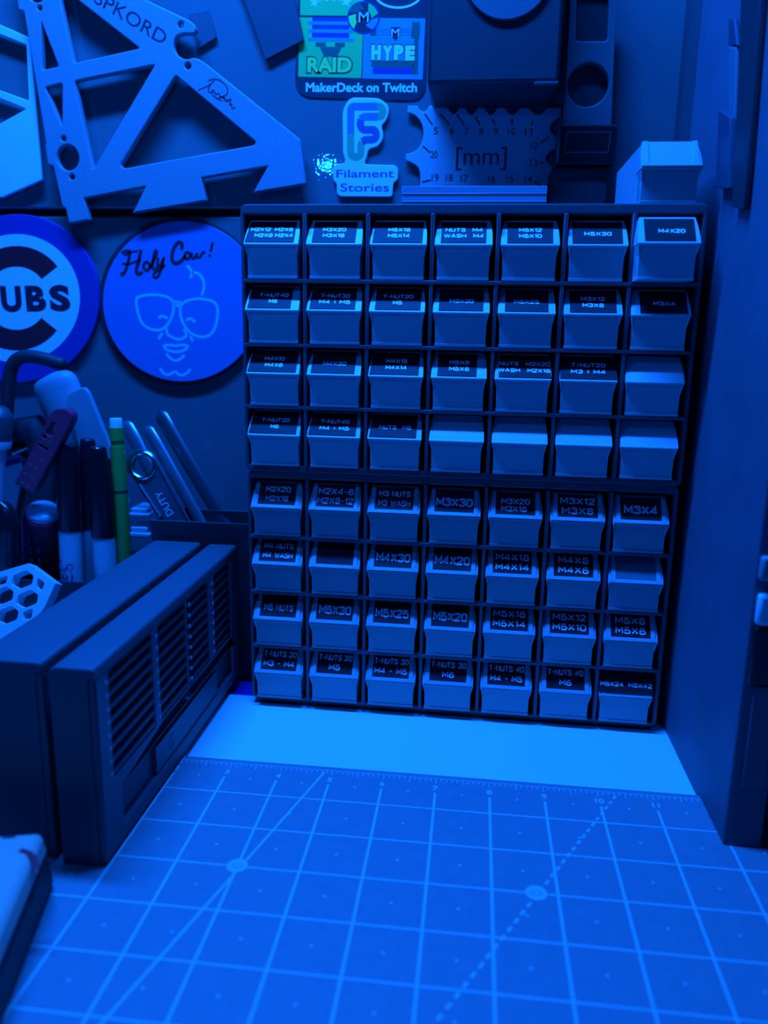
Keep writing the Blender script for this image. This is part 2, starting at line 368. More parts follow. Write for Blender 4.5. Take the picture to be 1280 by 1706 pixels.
# one drawer body of each design, then copies
def drawer_meshes(lip_z, lip_t, rails):
    top_z = .0293; yl = -.0020; yt = .0078; hb = .0130; hl = .0142
    b = MB()
    # tray: floor, sides, back
    b.box(-hb, hb, .0004, .080, .0002, .0016)
    b.box(-hb, -hb + .0013, .0092, .080, .0002, .0285); b.box(hb - .0013, hb, .0092, .080, .0002, .0285)
    b.box(-hb, hb, .0787, .080, .0002, .0285)
    # front panel
    zf = lip_z - lip_t
    b.hexa([(-hb + .0002, .0008, .0002), (hb - .0002, .0008, .0002), (hb - .0002, .0032, .0002), (-hb + .0002, .0032, .0002),
            (-hb, .0002, zf + .0002), (hb, .0002, zf + .0002), (hb, .0100, zf + .0002), (-hb, .0100, zf + .0002)])
    # lip + slope, lofted with a flare towards the lip
    rows = [(zf, yl + .0006, hl - .0002), (zf + .0002, yl, hl), (lip_z - .0001, yl, hl), (lip_z + .0002, yl + .0003, hl)]
    for i in range(1, 9):
        t = i / 8; rows.append((lip_z + (top_z - lip_z) * t, yl + (yt - yl) * t, hb - .0002 + (hl - hb + .0002) * (1 - t ** 2.2)))
    rows.append((top_z + .0002, yt + .0006, hb - .0003)); rows.append((top_z, yt + .0016, hb - .0003))
    vs = []; nr = len(rows); xs = (-1, -.80, .80, 1)
    for z, y, hw in rows:
        for q in xs: vs.append((q * hw, y, z))
    fs = []
    for i in range(nr - 1):
        for k in range(3):
            a = i * 4 + k; fs.append((a, a + 1, a + 5, a + 4))
    n0 = len(vs)
    for z, y, hw in rows: vs += [(-hw, max(y + .0015, .0095), z), (hw, max(y + .0015, .0095), z)]
    for i in range(nr - 1):
        fs.append((i * 4, i * 4 + 4, n0 + 2 * i + 2, n0 + 2 * i)); fs.append((i * 4 + 3, n0 + 2 * i + 1, n0 + 2 * i + 3, i * 4 + 7))
        fs.append((n0 + 2 * i, n0 + 2 * i + 2, n0 + 2 * i + 3, n0 + 2 * i + 1))
    fs.append((0, n0, n0 + 1, 3, 2, 1)); e = (nr - 1) * 4; fs.append((e, e + 1, e + 2, e + 3, n0 + 2 * nr - 1, n0 + 2 * nr - 2))
    b.add(vs, fs)
    # flared gussets under the lip ends
    for sg in (-1, 1):
        xo = sg * (hl - .0002); xi = sg * (hb - .0004); z2 = zf - .0064
        tri = [(xi, yl + .0014, zf + .0001), (xo, yl + .0005, zf + .0001), (xi, .0004, z2)]
        tri2 = [(x, .009, z) for x, y, z in tri]
        b.add(tri + tri2, [(0, 1, 2), (3, 5, 4), (0, 3, 4, 1), (1, 4, 5, 2), (2, 5, 3, 0)])
    if rails:
        sp = Plane((0, yl + .0003, lip_z + .0002), (1, 0, 0), (0, yt - yl, top_z - lip_z))
        SL = math.hypot(yt - yl, top_z - lip_z)
        for x0, x1 in ((-hb + .0002, -.0104), (.0104, hb - .0002)):
            b.hexa([sp.p(x0, .0004, -.0004), sp.p(x1, .0004, -.0004), sp.p(x1, SL * .97, -.0004), sp.p(x0, SL * .97, -.0004),
                    sp.p(x0, .0004, .0009), sp.p(x1, .0004, .0009), sp.p(x1, SL * .97, .0009), sp.p(x0, SL * .97, .0009)])
        b.hexa([sp.p(-hl + .0003, -.0002, -.0004), sp.p(hl - .0003, -.0002, -.0004), sp.p(hl - .0004, .0018, -.0004), sp.p(-hl + .0004, .0018, -.0004),
                sp.p(-hl + .0003, -.0002, .0008), sp.p(hl - .0003, -.0002, .0008), sp.p(hl - .0004, .0018, .0008), sp.p(-hl + .0004, .0018, .0008)])
    ob = b.build('drawer', M_draw_dim if rails else M_draw, bevel=.00025, seg=1); 
    plane = Plane((0, yl, lip_z), (1, 0, 0), (0, yt - yl, top_z - lip_z))
    return ob, plane
BODY_U, PL_U = drawer_meshes(.0171, .0009, False)
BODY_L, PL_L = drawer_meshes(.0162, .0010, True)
FIRST = {}
def place_drawer(cab, r, c, label, lab=None, lines=(), pull=0.0, dx=0.0, pale=False):
    up = cab == 'U'; (ox, oy) = UO if up else LO
    zt = UTOP if up else LTOP
    s = (c - 1.5) * CELL + dx; z = zt - r * CELL + .0009
    cab_root = CU_ROOT if up else CL_ROOT
    body = BODY_U if up else BODY_L
    if cab in FIRST: body = body.copy(); COL.objects.link(body)
    FIRST[cab] = True
    body.parent = cab_root; body.location = (s, -pull, z - cab_root.location.z); body['label'] = label
    if lab:
        pl = PL_U if up else PL_L; l, rr, v0, v1 = [q / 1000 for q in lab]
        n = .00025 if up else .0004
        l2 = max(l, -.0124); r2 = min(rr, .0124)
        if lab[1] - lab[0] > 27.9:
            l2, r2 = l, rr; n = n if up else .0013
        b = MB()
        b.hexa([pl.p(l, v0, -.0002), pl.p(rr, v0, -.0002), pl.p(r2, v1, -.0002), pl.p(l2, v1, -.0002), pl.p(l, v0, n), pl.p(rr, v0, n), pl.p(r2, v1, n), pl.p(l2, v1, n)])
        for t, x, v, wd, cap in lines:
            put_strokes(b, pl, t, x / 1000, v / 1000, wd / 1000, cap / 1000, n + .00004, 1, .23 if up or cap > 4.5 else .19)
        e = b.build('drawer_label', [M_label_pale if pale else M_label, M_ltext], smooth=False); e.parent = body
    return body
CU = 2.5   # cap height on the upper labels, mm
def two(a, wa, b, wb, xa=0.0, xb=None): return [(a, xa, 9.3, wa, CU), (b, xa if xb is None else xb, 5.3, wb, CU)]
def one(a, wa, x=0.0): return [(a, x, 6.9, wa, CU)]
V0, V1 = .9, 14.6
UPPER = {
 (1, 1): ((-13.7, 11.7), [('M2X12', -6.4, 9.3, 10.5, CU), ('M2X6', 5.6, 9.3, 9.5, CU), ('M2X8', -4.4, 5.3, 9.5, CU), ('M2X4', 6.2, 5.3, 9.5, CU)]),
 (1, 2): ((-11.4, 10.7), two('M3X20', 11.9, 'M3X16', 11.2, -.6)),
 (1, 3): ((-13, 12), two('M5X16', 11.1, 'M5X14', 11.1)),
 (1, 4): ((-11.3, 11), two('NUTS  M4', 18.6, 'WASH  M4', 19.8)),
 (1, 5): ((-11.2, 11), two('M5X12', 11.1, 'M5X10', 11.1)),
 (1, 6): ((-12.2, 11.7), one('M5X30', 13.1)),
 (1, 7): ((-11.0, 12), one('M4X20', 12.2, 1.4)),
 (2, 1): ((-13, 9.7), two('T-NUT40', 15.5, 'M6', 4.6)),
 (2, 2): ((-12.7, 10.9), two('T-NUT30', 15.5, 'M4 | M5', 16.4)),
 (2, 3): ((-11.3, 11.9), two('T-NUT20', 15.6, 'M5', 4.8)),
 (2, 4): ((-11.3, 11), one('M3X30', 12.2)),
 (2, 5): ((-10.7, 10.7), one('M5X25', 12.5)),
 (2, 6): ((-11.3, 11.3), two('M3X12', 11.8, 'M3X8', 10.4)),
 (2, 7): ((-9.8, 12.7), one('M3X4', 10.7, 1.8)),
 (3, 1): ((-13.7, 12.3), two('M4X10', 10.9, 'M4X6', 9.7)),
 (3, 2): ((-12.1, 10.9), one('M4X30', 12.2)),
 (3, 3): ((-13.7, 11.8), two('M4X18', 11.1, 'M4X14', 11.1)),
 (3, 4): ((-11, 9), two('M5X8', 10.3, 'M5X6', 10.3)),
 (3, 5): ((-12.2, 14.1), [('NUTS', -7.2, 9.3, 9.8, CU), ('M2X20', 7.4, 9.3, 12.4, CU), ('WASH', -7.0, 5.3, 11, CU), ('M2X16', 7.8, 5.3, 11.4, CU)]),
 (3, 6): ((-14, 14), two('T-NUT20', 17.0, 'M3 | M4', 17.4)),
 (4, 1): ((-13.7, 12.2), two('T-NUT30', 15.4, 'M6', 4.6)),
 (4, 2): ((-13.7, 11.8), two('T-NUT40', 15.5, 'M4 | M5', 16.1)),
 (4, 3): ((-13.5, 11.4), one('NUTS  M5', 17)),
}
def words(lines):
    seen = []
    for q in lines:
        t = q[0].replace('  ', ' ')
        seen.append((round(q[2]), q[1], t))
    seen.sort(key=lambda e: (-e[0], e[1])); return ' '.join(e[2] for e in seen)
ROWN = {1: 'top row', 2: 'second row', 3: 'third row', 4: 'bottom row'}
BLU = {(3, 7): 'grey drawer without a label at the right end of the upper cabinet\'s third row',
       (4, 4): 'unlabelled grey drawer right beside the NUTS M5 drawer, upper cabinet bottom row',
       (4, 5): 'second unlabelled drawer after NUTS M5 in the upper cabinet bottom row',
       (4, 6): 'third unlabelled drawer after NUTS M5 in the upper cabinet bottom row',
       (4, 7): 'unlabelled grey drawer in the bottom right corner of the upper cabinet'}
for r in range(1, 5):
    for c in range(1, 8):
        jx = -.0006
        if (r, c) in UPPER:
            (l, rr), lines = UPPER[(r, c)]
            lb = 'grey drawer labelled %s in the %s of the upper cabinet' % (words(lines), ROWN[r])
            if (r, c) == (1, 7): lb = 'grey drawer labelled M4X20 pulled out of the upper cabinet'
            place_drawer('U', r, c, lb, (l, rr, V0, V1), lines, .012 if (r, c) == (1, 7) else 0, -.0023 if (r, c) == (1, 7) else jx)
        else:
            place_drawer('U', r, c, BLU[(r, c)], dx=jx)
CL = 3.3
def two2(a, wa, b, wb, ca=CL, cb=CL): return [(a, 0, 11.6, wa, ca), (b, 0, 6.0, wb, cb)]
def big(a, wa, cap=5.0, v=8.0): return [(a, 0, v, wa, cap)]
LOWER = {
 (1, 1): two2('M2X20', 14, 'M2X16', 12.8), (1, 2): two2('M2X4-6', 19.5, 'M2X8-12', 20, 3.8, 3.8), (1, 3): two2('M3 NUTS', 17, 'M3 WASH', 17.4),
 (1, 4): big('M3X30', 19.6), (1, 5): [('M3X20', 0, 10.0, 15, 3.3), ('M3X16', -.8, 5.7, 13.4, 3.3)], (1, 6): two2('M3X12', 18, 'M3X8', 16.4, 3.8, 3.8), (1, 7): big('M3X4', 17.2),
 (2, 1): two2('M4 NUTS', 16.6, 'M4 WASH', 17), (2, 2): [], (2, 3): big('M4X30', 19), (2, 4): big('M4X20', 19.2), (2, 5): two2('M4X18', 18, 'M4X14', 18, 3.8, 3.8),
 (2, 6): two2('M4X8', 16, 'M4X6', 16, 3.8, 3.8), (2, 7): [],
 (3, 1): big('M5 NUTS', 16.8, 3.6, 7.5), (3, 2): big('M5X30', 18.4), (3, 3): big('M5X25', 18.8), (3, 4): big('M5X20', 18.8), (3, 5): two2('M5X16', 17.6, 'M5X14', 17.8, 3.6, 3.6),
 (3, 6): two2('M5X12', 18, 'M5X10', 18, 3.7, 3.7), (3, 7): two2('M5X8', 16, 'M5X6', 16, 3.7, 3.7),
 (4, 1): two2('T-NUTS 20', 19.4, 'M3 - M4', 18.2), (4, 2): two2('T-NUTS 20', 19.4, 'M5', 6.5), (4, 3): two2('T-NUTS 30', 19.6, 'M4 - M5', 18.6),
 (4, 4): two2('T-NUTS 30', 19.6, 'M6', 6.6), (4, 5): two2('T-NUTS 40', 19.4, 'M4 - M5', 17.6), (4, 6): two2('T-NUTS 40', 19.4, 'M6', 6.6),
 (4, 7): [('M5X24', -7.4, 6.8, 12.4, 2.5), ('M5X42', 7.6, 6.8, 12.6, 2.5)],
}
for r in range(1, 5):
    for c in range(1, 8):
        lines = LOWER[(r, c)]; lab = (-10.2, 10.2, 2.0, 15.2)
        lb = 'grey drawer labelled %s in the %s of the lower cabinet' % (words(lines), ROWN[r])
        if (r, c) == (2, 2): lb = 'drawer with a blank black label between M4 NUTS and M4X30'
        if (r, c) == (2, 7): lb = 'drawer with a blank pale label at the right end of a lower cabinet row'
        if (r, c) == (4, 7): lab = (-14.2, 14.2, 2.0, 15.4)
        place_drawer('L', r, c, lb, lab, lines, pale=(r, c) == (2, 7), dx=-.0006)

# spare drawer on top of the upper cabinet
sp = on_y(1120, 281, .0665)
d = BODY_L.copy(); d.name = 'storage_tray'; COL.objects.link(d); d.parent = None; d.location = (sp.x, .069, .2731)
del d['label']
tag(d, 'loose pale grey drawer tray sitting on top of the upper cabinet', 'tray')

# ================================================================== ON TOP OF THE CABINET / BACK WALL
def pxpoly(pl, pts): return [pl.px(*q) for q in pts]
# ridged block in front of the gauge
y0 = .120
a = on_y(670, 310, y0); b_ = on_y(912, 311, y0)
mb = MB(); mb.box(a.x, b_.x, y0, y0 + .03, .2731, a.z)
zs = [.2731 + (a.z - .2731) * t for t in (.28, .52, .76)]
for z in zs: mb.box(a.x - .0002, b_.x + .0002, y0 - .0004, y0 + .01, z - .0002, z + .0003)
tag(mb.build('layered_block', mat('layered_plastic', (.30, .30, .36), .45), bevel=.0003, seg=1, origin=(a.x, y0, .2731)), 'low layered plastic block lying on the cabinet below the gauge plate', 'block')

# hole gauge plate on the wall
cg = crop(660, 160, 4.4138)
gp = wallplane(WALL_Y - .001)
out = [(90, 80), (160, 80)] + [(205 + 35 * math.cos(t), 85 + 38 * math.sin(t)) for t in [math.radians(180 - 22.5 * k) for k in range(1, 8)]] + \
      [(245, 80), (330, 85)] 
def scal(x0, x1, y, d, k=6): return [(x0 + (x1 - x0) * i / k, y + d * math.sin(math.pi * i / k)) for i in range(k + 1)]
out += scal(385, 465, 95, 45) + scal(510, 600, 95, 48) + scal(650, 745, 95, 50) + scal(800, 910, 95, 50) + scal(975, 1110, 95, 50)
out += [(1212, 95), (1212, 150)] + [(1190 - 60 * math.sin(math.pi * i / 7), 165 + 160 * i / 7) for i in range(8)] + [(1195, 340), (1195, 375)] + \
       [(1175 - 75 * math.sin(math.pi * i / 7), 385 + 160 * i / 7) for i in range(8)] + [(1172, 560), (1172, 600), (1130, 620), (1115, 650), (1110, 740)]
out += [(175, 740), (182, 640)] + [(182 - 2 - 100 * (i / 6) ** 2, 600 - 120 * (i / 6) ** .6) for i in range(1, 7)] + [(72, 465), (78, 432)] + \
       [(205 - 120 * (1 - math.cos(math.radians(a_))), 280 - 150 * math.sin(math.radians(a_))) for a_ in range(-85, 86, 12)] + [(85, 128)]
mb = MB(); plate(mb, gp, [[gp.px(*cg(*q)) for q in out]], 0, .0026, .0004)
def gtext(t, x, y, wpx, hpx, rot=0, bold=0.0):
    c = gp.px(*cg(x, y), .0027); e = gp.px(*cg(x + wpx, y), .0027); h = gp.px(*cg(x, y - hpx), .0027)
    put_text(mb, gp, t, c[0], c[1], abs(e[0] - c[0]), abs(h[1] - c[1]), .0027, 1, bold, rot)
for t, x, y in (('5', 293, 255), ('6', 412, 255), ('7', 520, 258), ('8', 627, 260), ('9', 735, 258), ('10', 852, 260), ('11', 975, 262), ('12', 1020, 362), ('13', 1012, 492),
                ('14', 975, 612), ('15', 838, 610), ('16', 705, 610), ('17', 502, 605), ('18', 392, 600), ('19', 288, 600), ('20', 280, 430)):
    gtext(t, x, y, 34 if len(t) == 1 else 52, 52, 0, .1)
gtext('[mm]', 628, 440, 375, 130)
for p_, q_ in (((212, 132), (268, 212)), ((325, 130), (392, 212)), ((447, 135), (502, 212)), ((582, 150), (618, 212)), ((708, 165), (730, 212)), ((855, 165), (855, 212)), ((1008, 178), (996, 212)),
               ((1062, 350), (1128, 300)), ((1052, 492), (1095, 490)), ((1018, 632), (1065, 655)), ((192, 632), (255, 618)), ((198, 368), (250, 415))):
    mb.ribbon(gp, [gp.px(*cg(*p_), .0027), gp.px(*cg(*q_), .0027)], .0010, .0027, 1)
tag(mb.build('gauge_plate', [M_gauge, M_txt], origin=gp.p(.18, .3)), 'notched gauge plate marked [mm] on the wall above the layered block', 'gauge')

# black box above the gauge
yb = .140
A = on_y(712, 140, yb); B = on_y(932, 136, yb)
root = thing('speaker_box', 'black box with a round grey disc mounted high on the back wall', 'box', (A.x, WALL_Y, A.z))
mb = MB().box(A.x, B.x, yb, WALL_Y - .0004, A.z, .47); mb.build('case', mat('box_black', (.027, .033, .040), .5), root, bevel=.002)
fp = wallplane(yb); cc = fp.px(847, -47); rr_ = abs(fp.px(922, -47)[0] - cc[0])
mb = MB(); plate(mb, fp, [circ(cc[0], cc[1], rr_, k=64)], 0, .002, .0005); mb.build('round_disc', mat('disc_grey', (.13, .13, .15), .5), root)
g1 = on_y(900, 136, yb - .0008)
MB().box(g1.x - .003, g1.x + .010, yb - .0004, yb + .004, A.z - .0006, A.z + .0002).build('edge_glint', M_steel, root)  # added steel sliver, draws the glint on the box's lower front edge

# hanging bar with hole, collar and foot block
yc = .170; bp_ = wallplane(yc)
root = thing('bar_clamp', 'dark flat bar with a round hole standing behind the upper cabinet', 'clamp', (bp_.px(970, 340)[0], yc, .2731))
mb = MB()
c0 = bp_.px(980, 141); rc = .0118
plate(mb, bp_, [pxpoly(bp_, [(953, -40), (1029, -40), (1019, 218), (938, 218)]), circ(c0[0], c0[1], rc, k=40), rnd(pxpoly(bp_, [(962, -30), (1016, -30), (1012, 68), (960, 68)]), .002)], -.006, 0, .0008)
mb.build('bar', M_strap, root)
mb = MB(); plate(mb, bp_, [pxpoly(bp_, [(945, -38), (1022, -38), (1012, 210), (945, 210)])], -.0075, -.0055, 0); mb.build('bar_backing', M_blackm, root)
mb = MB(); q = rnd(pxpoly(bp_, [(930, 214), (1026, 214), (1020, 280), (924, 280)]), .002); plate(mb, bp_, [q], -.016, .010, .001)
mb.ribbon(bp_, pxpoly(bp_, [(943, 227), (1013, 227), (1009, 260), (938, 260)]), .0005, .0101, 1, True)
mb.build('collar', [M_black, M_dgrey], root)
p0 = bp_.px(918, 282); p1 = bp_.px(1012, 282)
MB().box(p0[0], p1[0], yc - .006, yc + .016, .2731, p0[1]).build('foot_block', M_blackm, root, bevel=.001)

# spkord frame plate ------------------------------------------------------------
c1 = crop(0, 0, 2.46154)
sp_ = wallplane(WALL_Y - .006)
def P1(pl, pts): return [(pl.px(*c1(*q[:2])) + tuple(q[2:])) for q in pts]
outer = [(70, -120), (95, 52), (117, 60), (207, 597), (202, 603), (214, 680), (236, 688), (272, 852), (285, 858), (300, 920), (381, 905), (360, 818), (612, 770), (558, 879), (857, 828), (838, 735), (1108, 688), (1048, 796), (1263, 760), (1240, 580),
         (838, 258, .004), (805, 247, .002), (775, 258, .004), (738, 238, .005), (722, 200, .004), (732, 160, .004), (765, 148, .002), (808, 150, .004), (818, 128, .003), (800, 102, .003), (560, -12), (430, -120), (262, -120)]
h1 = [(238, -105), (320, 270), (588, 210), (300, -15)]
h2 = [(322, 342), (650, 276), (398, 702)]
h3 = [(733, 318), (1060, 590), (1050, 604), (522, 698), (508, 682)]
h4 = [(187, 100), (190, 298), (259, 284)]
h5 = [(202, 368), (273, 350), (272, 530)]
R_ = .0016
loops = [rnd(P1(sp_, outer), .0006)] + [rnd(P1(sp_, h), R_) for h in (h1, h2, h3, h4, h5)]
def hole(cx, cy, rx, ry): 
    c = sp_.px(*c1(cx, cy)); e = sp_.px(*c1(cx + rx, cy)); f = sp_.px(*c1(cx, cy + ry)); return circ(c[0], c[1], abs(e[0] - c[0]), abs(f[1] - c[1]), 32)
loops += [hole(295, 653, 45, 53), hole(278, 576, 11, 12), hole(312, 732, 11, 12), hole(181, 46, 10, 11), hole(755, 114, 13, 15), hole(783, 281, 13, 15), hole(168, -18, 36, 42)]
mb = MB(); plate(mb, sp_, loops, 0, .0055, .0007)
c = sp_.px(*c1(537, 72), .0055)
put_text(mb, sp_, 'SPKORD', c[0], c[1], .0505, .0078, .0056, 1, 0.0, math.radians(-30))
sg = [[(855, 330), (890, 322), (925, 345), (936, 372), (930, 390), (905, 398)], [(880, 330), (860, 350), (812, 370)], [(866, 342), (850, 375), (876, 384), (868, 368), (880, 372), (885, 392), (895, 380), (905, 395), (896, 402), (912, 398), (920, 404)],
      [(872, 390), (895, 408), (912, 412)], [(912, 398), (925, 402), (918, 410), (930, 415), (936, 405), (930, 420), (950, 400), (940, 432), (952, 425), (950, 448), (966, 440)]]
for s_ in sg: mb.ribbon(sp_, [sp_.px(*c1(*q), .0055) for q in smooth2(s_, 1)], .0007, .0056, 1)
tag(mb.build('triangulated_plate', [M_coat, M_ink], origin=sp_.p(.0, .35)), 'speckled grey plate of triangular cutouts with a handwritten signature on the back wall', 'plate')

# bright plate at the far left of the wall
bp2 = wallplane(WALL_Y - .003)
outer = [(-260, 10), (0, 103), (130, 160), (181, 741), (12, 815), (0, 778), (-260, 700)]
ha = [(-230, 90), (0, 143), (118, 190), (128, 418), (0, 372), (-230, 290)]
hb_ = [(-230, 325), (0, 404), (118, 452), (0, 517), (-230, 560)]
mb = MB(); plate(mb, bp2, [rnd(P1(bp2, outer), .0008), rnd(P1(bp2, ha), .001), rnd(P1(bp2, hb_), .001)], 0, .003, .0005)
tag(mb.build('window_plate', M_bright, origin=bp2.p(-.1, .35)), 'pale plate with large openings hanging on the wall at the picture\'s left edge', 'plate')

# dark squares on the wall
sq = wallplane(WALL_Y - .0002)
mb = MB(); plate(mb, sq, [P1(sq, [(780, 62), (862, 46), (893, 158), (822, 203)])], 0, .0025, .0004)
tag(mb.build('foam_square', mat('dark_square', (.07, .085, .10), .7), origin=sq.p(.02, .38)), 'small dark square pad on the wall behind the notch of the triangular plate', 'pad')
mb = MB(); plate(mb, sq, [P1(sq, [(960, -110), (1190, -110), (1250, 172), (1095, 252), (1000, -10)])], 0, .0035, .0004)
tag(mb.build('foam_square', mat('dark_square2', (.045, .055, .07), .7), origin=sq.p(.06, .38)), 'large dark tilted pad at the top of the wall beside the sticker sheet', 'pad')

# sticker sheet ------------------------------------------------------------------
st = wallplane(WALL_Y - .0003); c4 = crop(480, 0, 5.12)
def P4(pts): return [(st.px(*c4(*q[:2])) + tuple(q[2:])) for q in pts]
mb = MB()
plate(mb, st, [rnd(P4([(105, -420, .002), (1215, -420, .002), (1170, 862, .010), (55, 828, .012)]), .004)], 0, .0004, 0, 0)
N_ = .0004; LY = .00004
mats_st = [M_navy, M_green2, M_sblue, M_cyan, M_sdark, M_green, M_sdeep, M_white, M_hype]
def sp4(pts, k, mi): mb.poly(st, P4(pts), N_ + LY * k, mi)
sp4([(112, -300), (660, -300), (645, 138), (105, 132)], 1, 1)
sp4([(100, 150), (645, 155), (625, 668), (88, 655)], 1, 1)
sp4([(650, 155), (1172, 160), (1148, 680), (635, 670)], 1, 2)
for y_ in (182, 250, 322):
    sp4([(172, y_), (566, y_ + 5), (564, y_ + 36), (168, y_ + 30)], 3, 2)
sp4([(208, 150), (525, 154), (524, 350), (204, 345)], 2, 6)
sp4([(238, 362), (488, 366), (486, 404), (236, 400)], 2, 4); sp4([(325, 363), (402, 364), (401, 402), (324, 401)], 3, 1)
sp4([(270, 404), (462, 406), (420, 486), (310, 484)], 2, 4)
def st_text(t, x, y, wpx, hpx, k, mi, bold=.2):
    a = st.px(*c4(x, y)); e = st.px(*c4(x + wpx, y)); h = st.px(*c4(x, y + hpx))
    put_text(mb, st, t, a[0], a[1], abs(e[0] - a[0]), abs(h[1] - a[1]), N_ + LY * k, mi, bold, math.radians(-1.0))
st_text('RAID', 355, 556, 400, 150, 4, 0, .75); st_text('RAID', 355, 556, 380, 128, 5, 5, .42)
st_text('MakerDeck on Twitch', 625, 748, 962, 78, 4, 3, .28)
for y_ in (250, 270, 295): sp4([(760, y_), (1060, y_ + 3), (1060, y_ + 9), (760, y_ + 6)], 2, 4)
sp4([(700, 248), (757, 248), (757, 310), (700, 308)], 2, 4)
sp4([(1060, 188), (1128, 190), (1125, 330), (1050, 330)], 2, 4); sp4([(1078, 330), (1115, 330), (1110, 640), (1060, 636)], 2, 4)
sp4([(722, 515), (1060, 520), (1075, 580), (702, 572)], 2, 4); sp4([(725, 574), (1065, 580), (1060, 636), (722, 632)], 3, 6)
sp4([(878, 232), (958, 234), (955, 312), (934, 330), (918, 352), (900, 330), (875, 310)], 3, 0)
st_text('M', 916, 282, 66, 70, 4, 7, .02)
for t, x, y, s_ in (('H', 753, 450, -2), ('Y', 850, 455, 3), ('P', 945, 450, 0), ('E', 1042, 455, 3)):
    st_text(t, x, y, 96, 150, 4, 4, .8); st_text(t, x, y, 82, 128, 5, 8, .75)
cx, cy, R4 = 645, 152, 136
def cpx(cx, cy, r, k=40, a0=0, a1=360): return [(cx + r * math.cos(math.radians(a0 + (a1 - a0) * i / k)), cy + r * math.sin(math.radians(a0 + (a1 - a0) * i / k))) for i in range(k + (1 if a1 - a0 < 360 else 0))]
sp4(cpx(cx, cy, R4 + 4), 6, 6); sp4(cpx(cx, cy, R4 - 8), 7, 0)
for k, (a0, mi) in enumerate(((-70, 5), (0, 2), (130, 5), (200, 4), (-1000, 0))):
    if a0 > -999:
        arc = cpx(cx, cy, R4 - 10, 10, a0, a0 + 55); sp4(arc + [(cx + 70 * math.cos(math.radians(a0 + 75)), cy + 70 * math.sin(math.radians(a0 + 75))), (cx + 72 * math.cos(math.radians(a0 + 15)), cy + 72 * math.sin(math.radians(a0 + 15)))], 8, [1, 2, 5, 4][k])
sp4(cpx(cx, cy, 66), 9, 0); st_text('M', cx + 2, cy - 2, 84, 88, 10, 7, .02)
el = [(940 + 200 * math.cos(math.radians(t)), -60 + 128 * math.sin(math.radians(t))) for t in range(0, 360, 8)]
mb.ribbon(st, P4(el), .0012, N_ + LY * 3, 3, True)
for cx_, cy_, r_ in ((228, 28, 44), (498, 18, 52)):
    sp4([(cx_ + (r_ if k % 2 == 0 else r_ * .42) * math.sin(math.radians(36 * k + 12)), cy_ - (r_ if k % 2 == 0 else r_ * .42) * math.cos(math.radians(36 * k + 12))) for k in range(10)], 4, 3)
for k in range(6): sp4([(190 + 62 * k, -80), (222 + 62 * k, -80), (222 + 62 * k, 12), (190 + 62 * k, 12)], 3, 3)
tag(mb.build('sticker_sheet', mats_st, origin=st.p(.12, .38), smooth=False), 'dark sticker sheet with green and blue panels reading RAID and HYPE', 'sticker')

# F logo sticker ------------------------------------------------------------------
fs_ = wallplane(WALL_Y - .0002); c5 = crop(540, 150, 8.9786)
TH = .0022
def P5(pts, n=0.0): return [(fs_.px(*c5(*q[:2]), n) + tuple(q[2:])) for q in pts]
outer = [(440, 112), (830, 122, .0045), (965, 230, .006), (970, 350, .006), (925, 460, .005), (858, 530, .002), (885, 640, .006), (880, 740, .006), (800, 845, .006), (690, 870, .003), (655, 910, .003), (640, 1000, .002), (606, 1075, .001), (625, 1112, .001), (1060, 1125, .002), (1108, 1170, .002), (1105, 1340, .003),
         (1040, 1385, .002), (1022, 1580, .003), (990, 1598, .002), (245, 1592, .003), (195, 1550, .003), (190, 1400, .003), (140, 1350, .003), (135, 1110, .003), (300, 1100, .003), (318, 1040, .002), (285, 960, .003), (278, 310, .01), (360, 150, .006)]
mb = MB(); plate(mb, fs_, [rnd(P5(outer, TH), .002)], 0, TH, .0004, 0)
path = [(400, 660), (400, 310)] + [(450 + 50 * math.cos(math.radians(a)), 300 + 52 * math.sin(math.radians(a))) for a in range(190, 275, 20)] + [(800, 248)] + \
       [(810 + 72 * math.cos(math.radians(a)), 325 + 76 * math.sin(math.radians(a))) for a in range(-90, 91, 18)] + [(640, 400)] + \
       [(620 + 78 * math.cos(math.radians(a)), 500 + 98 * math.sin(math.radians(a))) for a in range(-90, -271, -18)] + [(715, 597)] + \
       [(725 + 55 * math.cos(math.radians(a)), 668 + 74 * math.sin(math.radians(a))) for a in range(-90, 91, 18)] + [(620, 745), (570, 775), (552, 830), (550, 930)] + \
       [(475 + 75 * math.cos(math.radians(a)), 940 + 62 * math.sin(math.radians(a))) for a in range(0, 181, 18)] + [(398, 900)]
pp = P5(path, TH)
def seg(i0, i1, mi): mb.ribbon(fs_, pp[i0:i1 + 1], .0046, TH + LY, mi)
n_ = len(pp)
cuts = [0, 7, 19, 44, n_ - 12, n_ - 1]; 
for (a, b), mi in zip(((0, 7), (7, 18), (18, 23), (23, 44), (44, n_ - 1)), (1, 2, 1, 3, 2)):
    b = min(b, n_ - 1); seg(a, b, mi)
mb.ribbon(fs_, [pp[-1], pp[0]], .0046, TH + LY, 2)
loop = pp
for k, off in enumerate((-.00165, -.00055, .00055, .00165)):
    pts = []
    for i in range(n_):
        a = Vector(pp[i - 1]); b = Vector(pp[(i + 1) % n_]); t = (b - a)
        t = t.normalized() if t.length > 1e-9 else Vector((1, 0)); pts.append((pp[i][0] - t.y * off, pp[i][1] + t.x * off))
    mb.ribbon(fs_, pts, .00022, TH + LY * 2, 4, True)
def f_text(t, x, y, wpx, hpx):
    a = fs_.px(*c5(x, y), TH); e = fs_.px(*c5(x + wpx, y), TH); h = fs_.px(*c5(x, y + hpx), TH)
    put_text(mb, fs_, t, a[0], a[1], abs(e[0] - a[0]), abs(h[1] - a[1]), TH + LY, 3, .12)
